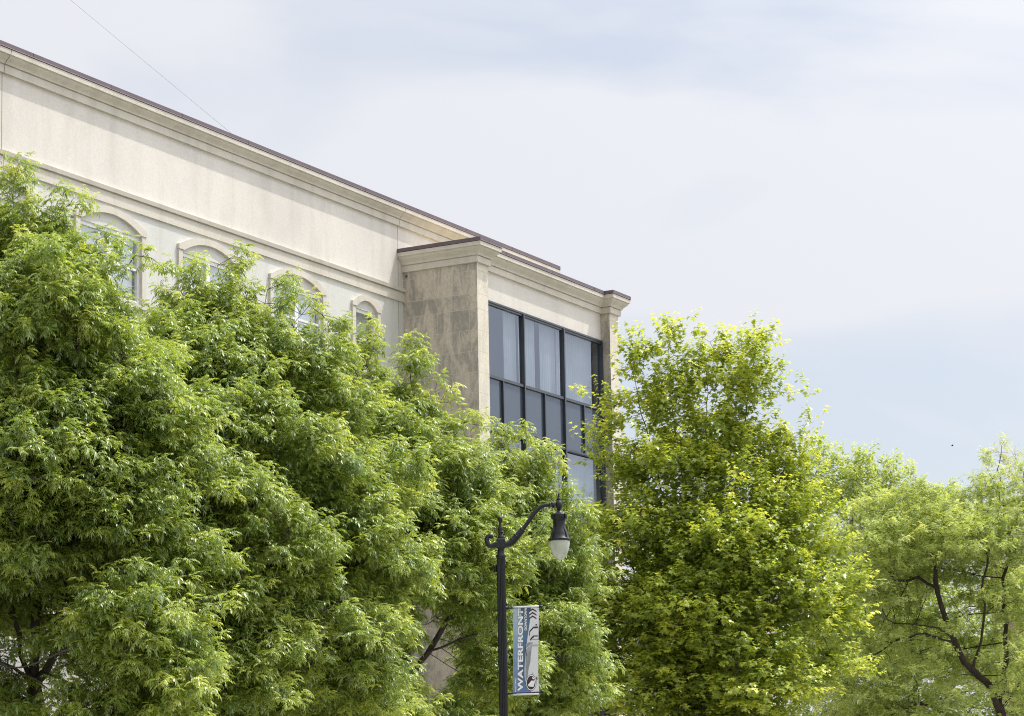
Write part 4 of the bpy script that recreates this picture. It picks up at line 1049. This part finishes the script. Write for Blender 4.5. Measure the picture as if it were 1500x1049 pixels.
make_tree('ash_tree', 'broad ash tree second from the left, its top below the arched windows', 'tree',
    at(330, 1210, d2)*[1, 1, 0]+[0, 0, 0.13],
    [[at(330, 1080, d2), at(325, 1020, d2)], [at(325, 1020, d2), at(300, 930, d2), at(270, 820, d2), at(255, 640, d2)], [at(325, 1020, d2), at(345, 920, d2+.4), at(360, 780, d2+.4), at(350, 560, d2)],
     [at(325, 1000, d2), at(400, 900, d2-.4), at(440, 780, d2)], [at(340, 960, d2), at(250, 890, d2-.5), at(205, 820, d2-.5)]],
    [lobe(325, 464, 60, d2), lobe(352, 424, 32, d2), lobe(290, 458, 42, d2), lobe(270, 490, 80, d2, -.3), lobe(385, 534, 72, d2), lobe(440, 532, 50, d2, -.2), lobe(330, 560, 140, d2, -.6), lobe(450, 590, 95, d2),
     lobe(235, 620, 110, d2, .6), lobe(350, 700, 140, d2, -1.3), lobe(460, 720, 110, d2, -.3), lobe(250, 780, 120, d2, -.5), lobe(370, 840, 130, d2, -1.6), lobe(470, 860, 95, d2, -.6), lobe(350, 650, 140, d2, 1.6),
     lobe(300, 960, 110, d2, -1.9), lobe(420, 980, 110, d2, -1.4), lobe(500, 960, 85, d2, -.8), lobe(360, 1080, 110, d2, -1.2), lobe(530, 830, 80, d2, .3), lobe(330, 860, 120, d2, 1.6), lobe(300, 448, 36, d2), lobe(425, 518, 38, d2), lobe(262, 448, 26, d2), lobe(210, 560, 70, d2, .8), lobe(200, 720, 90, d2, .9), lobe(490, 560, 60, d2, .4), lobe(545, 700, 80, d2, .6), lobe(520, 1040, 70, d2, .4), lobe(230, 950, 90, d2, .5), lobe(300, 640, 60, d2, -2.0), lobe(320, 780, 70, d2, -2.4), lobe(320, 920, 70, d2, -2.6), lobe(430, 660, 70, d2, -1.8), lobe(420, 800, 80, d2, -2.2), lobe(440, 930, 80, d2, -2.2), lobe(510, 780, 60, d2, -1.2), lobe(530, 900, 60, d2, -1.4), lobe(380, 590, 60, d2, -1.8), lobe(325, 600, 60, d2, -3.0), lobe(335, 720, 75, d2, -3.5), lobe(340, 850, 80, d2, -3.7), lobe(400, 760, 70, d2, -3.0), lobe(335, 980, 80, d2, -3.8), lobe(400, 900, 75, d2, -3.3), lobe(290, 1050, 70, d2, -3.8)],
    122000, 'ash', M_ash, M_bark, 22, dmin=0.15, spray=3, leaves=8, sh_len=0.22, trunk_r=0.18, group=G, tone0=0.42, sprig=0.15,
    extra=[at(x, y, d2) for x, y in ((350, 370), (362, 382), (342, 385), (335, 395), (405, 415), (418, 410), (428, 428), (455, 445), (462, 458), (478, 470), (293, 392), (275, 405), (490, 478))])
d3 = 53.5
make_tree('ash_tree', 'third ash tree along the row, reaching in front of the stained stone pier', 'tree',
    at(600, 1205, d3)*[1, 1, 0]+[0, 0, 0.13],
    [[at(600, 1060, d3), at(598, 1000, d3)], [at(598, 1000, d3), at(612, 975, d3), at(640, 935, d3), at(668, 895, d3), at(690, 850, d3), at(680, 720, d3)], [at(598, 1000, d3), at(585, 900, d3), at(570, 780, d3), at(545, 620, d3)],
     [at(598, 1000, d3), at(602, 880, d3+.5), at(615, 760, d3), at(610, 620, d3)], [at(625, 955, d3), at(670, 938, d3-.3), at(720, 925, d3-.3)], [at(590, 965, d3), at(560, 900, d3-.4), at(520, 850, d3)]],
    [lobe(543, 548, 32, d3), lobe(541, 508, 12, d3), lobe(606, 562, 34, d3), lobe(604, 522, 13, d3), lobe(565, 620, 84, d3, -.3), lobe(520, 640, 80, d3, .3), lobe(630, 640, 60, d3), lobe(650, 690, 70, d3, -.3), lobe(600, 710, 105, d3, -1.0), lobe(685, 650, 32, d3),
     lobe(690, 690, 45, d3), lobe(540, 770, 100, d3, -.6), lobe(650, 790, 100, d3, -1.0), lobe(715, 790, 70, d3, .6), lobe(560, 900, 70, d3, -1.4), lobe(680, 860, 75, d3, -.2), lobe(560, 1010, 85, d3, -1.6), lobe(600, 760, 110, d3, 1.5),
     lobe(730, 960, 70, d3, .8), lobe(690, 1060, 70, d3, 0), lobe(525, 548, 28, d3), lobe(546, 518, 18, d3), lobe(470, 640, 70, d3, .8), lobe(480, 780, 90, d3, .8), lobe(720, 720, 45, d3, .6), lobe(700, 900, 55, d3, 1.2), lobe(515, 690, 58, d3, -3.4), lobe(515, 800, 66, d3, -3.8), lobe(525, 910, 66, d3, -4.0), lobe(530, 1020, 66, d3, -4.0), lobe(590, 700, 55, d3, -2.4), lobe(600, 810, 55, d3, -2.8), lobe(572, 560, 36, d3), lobe(612, 572, 38, d3), lobe(645, 608, 32, d3), lobe(500, 545, 34, d3, .3)],
    22000, 'ash', M_ash, M_bark, 33, dmin=0.15, spray=3, leaves=8, sh_len=0.22, trunk_r=0.17, group=G, tone0=0.44,
    extra=[at(x, y, d3) for x, y in ((540, 477), (546, 486), (535, 492), (603, 497), (612, 505), (600, 513), (640, 560), (655, 572), (660, 590), (688, 605), (697, 612), (680, 615), (706, 625))])
d4 = 57.5
make_tree('ash_tree', 'smallest ash tree of the row, its round top against the glass bay', 'tree',
    at(775, 1200, d4)*[1, 1, 0]+[0, 0, 0.13],
    [[at(778, 1050, d4), at(778, 980, d4)], [at(778, 980, d4), at(765, 880, d4), at(760, 760, d4), at(748, 670, d4)], [at(778, 980, d4), at(795, 860, d4), at(790, 740, d4), at(775, 665, d4)], [at(775, 950, d4), at(830, 870, d4)]],
    [lobe(765, 665, 38, d4), lobe(745, 672, 28, d4), lobe(790, 695, 42, d4), lobe(735, 715, 52, d4), lobe(770, 690, 45, d4, .5), lobe(845, 790, 32, d4), lobe(842, 865, 34, d4), lobe(700, 780, 45, d4, .5), lobe(720, 960, 55, d4, 1.2), lobe(790, 750, 52, d4, -.3), lobe(760, 810, 80, d4, -.5), lobe(820, 860, 60, d4), lobe(800, 920, 80, d4, -.8), lobe(832, 930, 40, d4, -.3), lobe(745, 880, 60, d4),
     lobe(770, 1010, 95, d4, -.4), lobe(825, 1010, 50, d4), lobe(780, 840, 80, d4, 1.3)],
    16000, 'ash', M_ash, M_bark, 44, dmin=0.15, spray=3, leaves=8, sh_len=0.22, trunk_r=0.14, group=G, tone0=0.42,
    extra=[at(x, y, d4) for x, y in ((770, 628), (772, 640), (747, 632), (752, 642), (735, 650), (795, 655), (805, 662), (815, 680), (820, 690), (725, 655))])

# maple ------------------------------------------------------------------------
d5 = 66.0
def V3(*a): return [at(x, y, d5+(z_ if z_ else 0)) for x, y, z_ in a]
make_tree('maple_tree', 'upright young maple with bright yellow-green leaves right of the glass bay', 'tree',
    at(1035, 1200, d5)*[1, 1, 0]+[0, 0, 0.13],
    [V3((1035, 1060, 0), (1033, 1000, 0)), V3((1033, 1000, 0), (1005, 880, 0), (985, 780, 0), (950, 640, 0), (925, 540, 0)), V3((1033, 1000, 0), (1015, 860, .5), (1005, 740, .5), (985, 600, .4), (980, 510, .2)),
     V3((1033, 1000, 0), (1045, 860, 0), (1040, 760, 0), (1035, 640, 0), (1035, 540, 0)), V3((1033, 1000, 0), (1060, 880, -.3), (1070, 770, -.3), (1085, 640, -.2), (1105, 520, 0)),
     V3((1033, 1000, 0), (1085, 880, .2), (1120, 760, .2), (1160, 660, 0)), V3((1033, 980, 0), (940, 870, -.3), (900, 760, -.3)), V3((1033, 980, 0), (1120, 900, -.5), (1200, 850, -.5))],
    [lobe(922, 546, 27, d5, 0, 1.5), lobe(926, 606, 28, d5, 0, 1.4), lobe(900, 626, 18, d5), lobe(966, 536, 30, d5, 0, 1.5), lobe(1000, 531, 28, d5, 0, 1.6), lobe(968, 611, 42, d5, 0, 1.4), lobe(1010, 606, 40, d5, 0, 1.4), lobe(1033, 561, 28, d5, 0, 1.6), lobe(990, 666, 50, d5, .5), lobe(1055, 666, 45, d5, .5), lobe(1030, 636, 34, d5, 0, 1.5),
     lobe(1080, 551, 30, d5, 0, 1.4), lobe(1110, 538, 28, d5, 0, 1.4), lobe(1112, 581, 26, d5, 0, 1.3), lobe(1090, 606, 40, d5, 0, 1.3), lobe(1085, 660, 50, d5), lobe(1146, 644, 28, d5), lobe(1172, 644, 18, d5), lobe(1140, 680, 48, d5), lobe(880, 671, 18, d5), lobe(930, 700, 45, d5), lobe(985, 700, 50, d5, -.8), lobe(1050, 720, 60, d5, -.5),
     lobe(950, 780, 75, d5, -.6), lobe(1050, 800, 95, d5, -1.4), lobe(1140, 770, 65, d5, -.5), lobe(885, 770, 38, d5), lobe(880, 850, 45, d5, -.3), lobe(1180, 750, 42, d5), lobe(1150, 720, 45, d5, .4), lobe(1195, 820, 35, d5),
     lobe(920, 890, 75, d5, -.6), lobe(1010, 900, 100, d5, -1.6), lobe(1110, 880, 95, d5, -1.3), lobe(1195, 870, 45, d5), lobe(1215, 920, 45, d5, -.2), lobe(1240, 915, 26, d5), lobe(885, 970, 60, d5), lobe(980, 1000, 90, d5, -1.3), lobe(1090, 990, 100, d5, -1.5), lobe(1180, 985, 50, d5, -.5),
     lobe(1040, 820, 90, d5, 1.6), lobe(1030, 940, 100, d5, 1.5), lobe(1050, 1080, 110, d5, -1), lobe(1225, 985, 34, d5), lobe(1232, 865, 24, d5), lobe(1205, 800, 26, d5), lobe(860, 1010, 45, d5), lobe(865, 930, 34, d5)],
    26000, 'maple', M_maple, M_bark_maple, 55, dmin=0.17, trunk_r=0.17, spray=2, leaves=11, sh_len=0.42, lscale=1.42, sprig=0.45, pad=(0.46, 0.36, 11, 0.45, 0.35, 0.12), tone0=0.47, trop=0.25,
    extra=V3(*[(x, y, 0) for x, y in ((856, 566), (868, 578), (880, 590), (892, 602), (870, 635), (882, 642), (895, 648), (960, 480), (963, 490), (983, 482), (1002, 475), (1003, 486), (1030, 495), (1110, 492), (1112, 500), (1120, 505), (1075, 497), (920, 490), (925, 500),
      (1140, 560), (1165, 575), (1185, 610), (1192, 618), (1165, 588), (1248, 905), (1255, 920), (1262, 925), (1240, 880), (1225, 870))]))

# honey locust -------------------------------------------------------------------
d6 = 88.0
def W3(*a): return [at(x, y, d6+z_) for x, y, z_ in a]
make_tree('honey_locust_tree', 'spreading honey locust at the right with feathery pale leaves and dark crooked limbs', 'tree',
    at(1475, 1190, d6)*[1, 1, 0]+[0, 0, 0.13],
    [W3((1472, 1090, 0), (1465, 1040, 0)), W3((1465, 1040, 0), (1455, 1012, -1), (1425, 982, -1.2), (1405, 955, -1.3), (1392, 920, -1), (1378, 885, -1), (1370, 850, -.5), (1362, 800, 0), (1375, 760, 0)),
     W3((1425, 982, -1.2), (1437, 940, -1), (1442, 900, -1), (1438, 870, -1), (1446, 830, -1), (1450, 780, -.5)), W3((1437, 930, -1), (1420, 910, -1), (1405, 895, -1), (1385, 865, -1)),
     W3((1395, 935, -1.3), (1375, 920, -1.6), (1340, 915, -1.8), (1300, 908, -2)), W3((1395, 940, -1.3), (1355, 928, -1.5), (1320, 935, -2), (1280, 960, -2)), W3((1465, 1040, 0), (1475, 960, .8), (1470, 880, 1), (1480, 780, 1)),
     W3((1442, 900, -1), (1460, 885, -.8), (1490, 880, -.6)), W3((1465, 1040, 0), (1520, 960, 0), (1560, 860, 0)), W3((1370, 860, -.5), (1345, 845, 0), (1310, 850, 0)), W3((1465, 1060, 0), (1380, 1045, -2.2), (1345, 1030, -2.5), (1325, 1040, -2.6))],
    [lobe(1290, 735, 50, d6, 0, .8), lobe(1350, 728, 55, d6, -.5, .7), lobe(1420, 718, 52, d6, 0, .7), lobe(1480, 715, 45, d6, 0, .8), lobe(1540, 725, 60, d6, 0, .8), lobe(1240, 790, 55, d6, 0, .7), lobe(1310, 790, 75, d6, -1.2, .7), lobe(1390, 775, 80, d6, -1.8, .6), lobe(1470, 785, 80, d6, -1.2, .6), lobe(1540, 800, 70, d6, -.5, .7),
     lobe(1225, 860, 50, d6, .5, .7), lobe(1275, 860, 60, d6, -1.5, .6), lobe(1320, 840, 40, d6, 1.4, .5), lobe(1400, 905, 30, d6, -2.8, .5), lobe(1345, 965, 40, d6, -3, .5), lobe(1450, 945, 30, d6, -3, .5), lobe(1410, 1005, 34, d6, -3.2, .5), lobe(1460, 860, 34, d6, -2.6, .5), lobe(1350, 870, 30, d6, -2.2, .5), lobe(1530, 890, 60, d6, 0, .7), lobe(1250, 940, 60, d6, -.5, .7), lobe(1290, 1000, 75, d6, -2, .6), lobe(1350, 1035, 65, d6, -2.4, .6),
     lobe(1490, 1015, 50, d6, -1.8, .7), lobe(1430, 1065, 70, d6, -2.6, .5), lobe(1270, 1060, 80, d6, -.5, .7), lobe(1550, 980, 70, d6, 0, .8), lobe(1380, 790, 110, d6, 2.5, .7), lobe(1300, 850, 90, d6, 2.5, .6), lobe(1460, 860, 80, d6, 3.0, .6), lobe(1330, 930, 90, d6, 3.4, .6), lobe(1430, 960, 90, d6, 3.6, .6), lobe(1345, 712, 40, d6, -.6, .7), lobe(1330, 745, 50, d6, -.6, .7), lobe(1440, 705, 40, d6, -.4, .7), lobe(1490, 860, 45, d6, -2.2, .5), lobe(1470, 950, 34, d6, -3, .5), lobe(1380, 950, 34, d6, -3, .5), lobe(1305, 925, 45, d6, -2.2, .5)],
    20000, 'locust', M_locust, M_bark_locust, 66, dmin=0.22, trunk_r=0.19, spray=2, leaves=8, sh_len=0.32, lscale=1.5, pad=(0.62, 0.58, 13, 0.40, 0.0, 0.22), tone0=0.5, tip_r=0.016, kill=0.4, step=0.35, trop=0.05,
    extra=W3(*[(x, y, 0) for x, y in ((1330, 700, ), (1350, 700), (1400, 693), (1415, 690), (1440, 688), (1460, 690), (1215, 800), (1205, 820))]) if False else None)

# trees further down the street ---------------------------------------------------
d7 = 112.0
make_tree('far_maple_tree', 'more distant maple whose spiky top rises between the young maple and the honey locust', 'tree',
    at(1240, 1160, d7)*[1, 1, 0],
    [[at(1240, 1040, d7), at(1240, 980, d7)], [at(1240, 980, d7), at(1200, 840, d7), at(1190, 720, d7)], [at(1240, 980, d7), at(1250, 840, d7), at(1250, 720, d7)], [at(1240, 980, d7), at(1290, 840, d7), at(1300, 720, d7)]],
    [lobe(1195, 700, 32, d7, 0, 1.2), lobe(1230, 700, 28, d7, 0, 1.2), lobe(1265, 700, 28, d7, 0, 1.1), lobe(1300, 705, 32, d7, 0, 1.1), lobe(1180, 750, 50, d7), lobe(1215, 735, 45, d7), lobe(1250, 745, 60, d7), lobe(1290, 740, 50, d7), lobe(1315, 765, 50, d7), lobe(1180, 830, 45, d7), lobe(1250, 850, 70, d7), lobe(1320, 850, 60, d7), lobe(1230, 940, 90, d7), lobe(1310, 950, 80, d7)],
    12000, 'maple', M_farleaf, M_bark_maple, 77, dmin=0.28, trunk_r=0.25, spray=2, leaves=11, sh_len=0.62, lscale=1.5, pad=(0.6, 0.42, 9, 0.3, 0.7, 0.2), tone0=0.55, step=0.45, kill=0.5, trop=0.3,
    extra=[at(x, y, d7) for x, y in ((1200, 655), (1203, 665), (1227, 668), (1228, 676), (1255, 672), (1258, 682), (1262, 668), (1284, 668), (1287, 676), (1300, 676), (1325, 682), (1320, 690), (1308, 675), (1180, 672), (1215, 680), (1328, 700))])
d8 = 128.0
make_tree('thin_topped_tree', 'distant tree with a sparse bronze-green top at the right edge', 'tree',
    at(1500, 1150, d8)*[1, 1, 0],
    [[at(1500, 1040, d8), at(1498, 940, d8)], [at(1498, 940, d8), at(1480, 800, d8), at(1465, 700, d8)], [at(1498, 940, d8), at(1505, 800, d8), at(1500, 690, d8)]],
    [lobe(1462, 685, 26, d8, 0, 1), lobe(1488, 685, 30, d8, 0, 1), lobe(1530, 690, 38, d8), lobe(1470, 715, 35, d8), lobe(1480, 740, 45, d8), lobe(1530, 760, 60, d8), lobe(1490, 800, 50, d8), lobe(1540, 860, 70, d8)],
    5000, 'locust', M_bronzeleaf, M_bark_locust, 88, dmin=0.34, trunk_r=0.20, spray=2, leaves=7, sh_len=0.5, lscale=1.7, pad=(0.75, 0.5, 8, 0.35, 0.0, 0.3), tone0=0.5, step=0.5, kill=0.6,
    extra=[at(x, y, d8) for x, y in ((1446, 663), (1452, 660), (1462, 662), (1475, 664), (1486, 658), (1496, 662), (1450, 672))])
d9 = 104.0
make_tree('low_dark_tree', 'lower dense green tree behind the honey locust near the bottom edge', 'tree',
    at(1330, 1165, d9)*[1, 1, 0],
    [[at(1330, 1100, d9), at(1330, 1040, d9)]],
    [lobe(1280, 900, 60, d9), lobe(1360, 890, 70, d9), lobe(1480, 900, 40, d9), lobe(1250, 960, 60, d9), lobe(1330, 950, 80, d9), lobe(1400, 930, 70, d9), lobe(1220, 1030, 70, d9), lobe(1300, 1050, 90, d9), lobe(1400, 1040, 90, d9), lobe(1470, 980, 60, d9), lobe(1500, 1050, 70, d9), lobe(1440, 880, 40, d9)],
    6000, 'maple', M_farleaf, M_bark, 99, dmin=0.3, trunk_r=0.25, spray=3, leaves=8, sh_len=0.42, lscale=1.5, pad=(0.75, 0.55, 11, 0.4, 0.0, 0.2), tone0=0.32, step=0.45, kill=0.5)

# brick building glimpsed behind the locust -----------------------------------------
def mk_brick():
    m, nt, b = mat_new('red_brick')
    t = N(nt, 'ShaderNodeTexCoord'); mpg = N(nt, 'ShaderNodeMapping'); mpg.inputs['Rotation'].default_value = (math.radians(90), 0, 0)
    sx = N(nt, 'ShaderNodeSeparateXYZ'); cb = N(nt, 'ShaderNodeCombineXYZ'); ad = N(nt, 'ShaderNodeMath'); ad.operation = 'ADD'
    nt.links.new(t.outputs['Object'], sx.inputs[0]); nt.links.new(sx.outputs['X'], ad.inputs[0]); nt.links.new(sx.outputs['Y'], ad.inputs[1])
    nt.links.new(ad.outputs[0], cb.inputs['X']); nt.links.new(sx.outputs['Z'], cb.inputs['Y'])
    br = N(nt, 'ShaderNodeTexBrick'); br.inputs['Scale'].default_value = 1.0
    br.inputs['Color1'].default_value = (0.25, 0.15, 0.115, 1); br.inputs['Color2'].default_value = (0.31, 0.20, 0.155, 1); br.inputs['Mortar'].default_value = (0.36, 0.32, 0.28, 1)
    br.inputs['Brick Width'].default_value = 0.23; br.inputs['Row Height'].default_value = 0.075; br.inputs['Mortar Size'].default_value = 0.008
    nt.links.new(cb.outputs[0], br.inputs['Vector']); nt.links.new(br.outputs['Color'], b.inputs['Base Color']); b.inputs['Roughness'].default_value = 0.9
    return m
c0 = at(1452, 900, 140.0); hx = float(c0[0]); hy = float(c0[1]); ztop = float(at(1452, 828, 140.0)[2])
bb = empty('brick_building', (hx, hy, 0)); tag(bb, 'red-brown brick building glimpsed through the honey locust branches', 'building')
m_ = MB(); m_.box(hx, hx+22, hy-26, hy, 0, ztop); m_.build('wall', mk_brick(), bb)
m_ = MB(); m_.box(hx-0.3, hx+22.3, hy-26.3, hy+0.3, ztop+0.002, ztop+0.5); m_.build('roof_edge', M_wall2, bb)
for zz in range(3):
    for q in range(7):
        y_ = hy-2.6-q*3.4; z_ = ztop-3.0-zz*3.6
        m_ = MB(); m_.box(hx-0.04, hx+0.03, y_-0.6, y_+0.6, z_-1.0, z_+0.8); W_ = m_.build('window', M_white, bb)
        m_ = MB(); m_.box(hx-0.06, hx-0.042, y_-0.5, y_+0.5, z_-0.9, z_-0.13); m_.box(hx-0.06, hx-0.042, y_-0.5, y_+0.5, z_-0.07, z_+0.7); m_.build('pane', M_spandrel, W_)

# a small bird ---------------------------------------------------------------------
bp = at(1395, 653, 80.0)
m_ = MB(); bp = at(1395, 653, 150.0); add_lathe(m_, bp, [(0.002, -0.09), (0.02, -0.05), (0.03, 0.0), (0.022, 0.05), (0.004, 0.08)], 8, axis=armdir)
a_ = fwh*0.03
m_.poly([bp+armdir*0.03, bp-armdir*0.03, bp-armdir*0.05+fwh*0.14+np.array([0, 0, .05]), bp+armdir*0.02+fwh*0.15+np.array([0, 0, .055])])
m_.poly([bp-armdir*0.03, bp+armdir*0.03, bp+armdir*0.02-fwh*0.15+np.array([0, 0, .055]), bp-armdir*0.05-fwh*0.14+np.array([0, 0, .05])])
tag(m_.build('bird', mk_plain('dark_feathers', (0.03, 0.03, 0.035), 0.8)), 'tiny dark bird flying in the open sky at the right', 'bird')
bpy.context.view_layer.update()
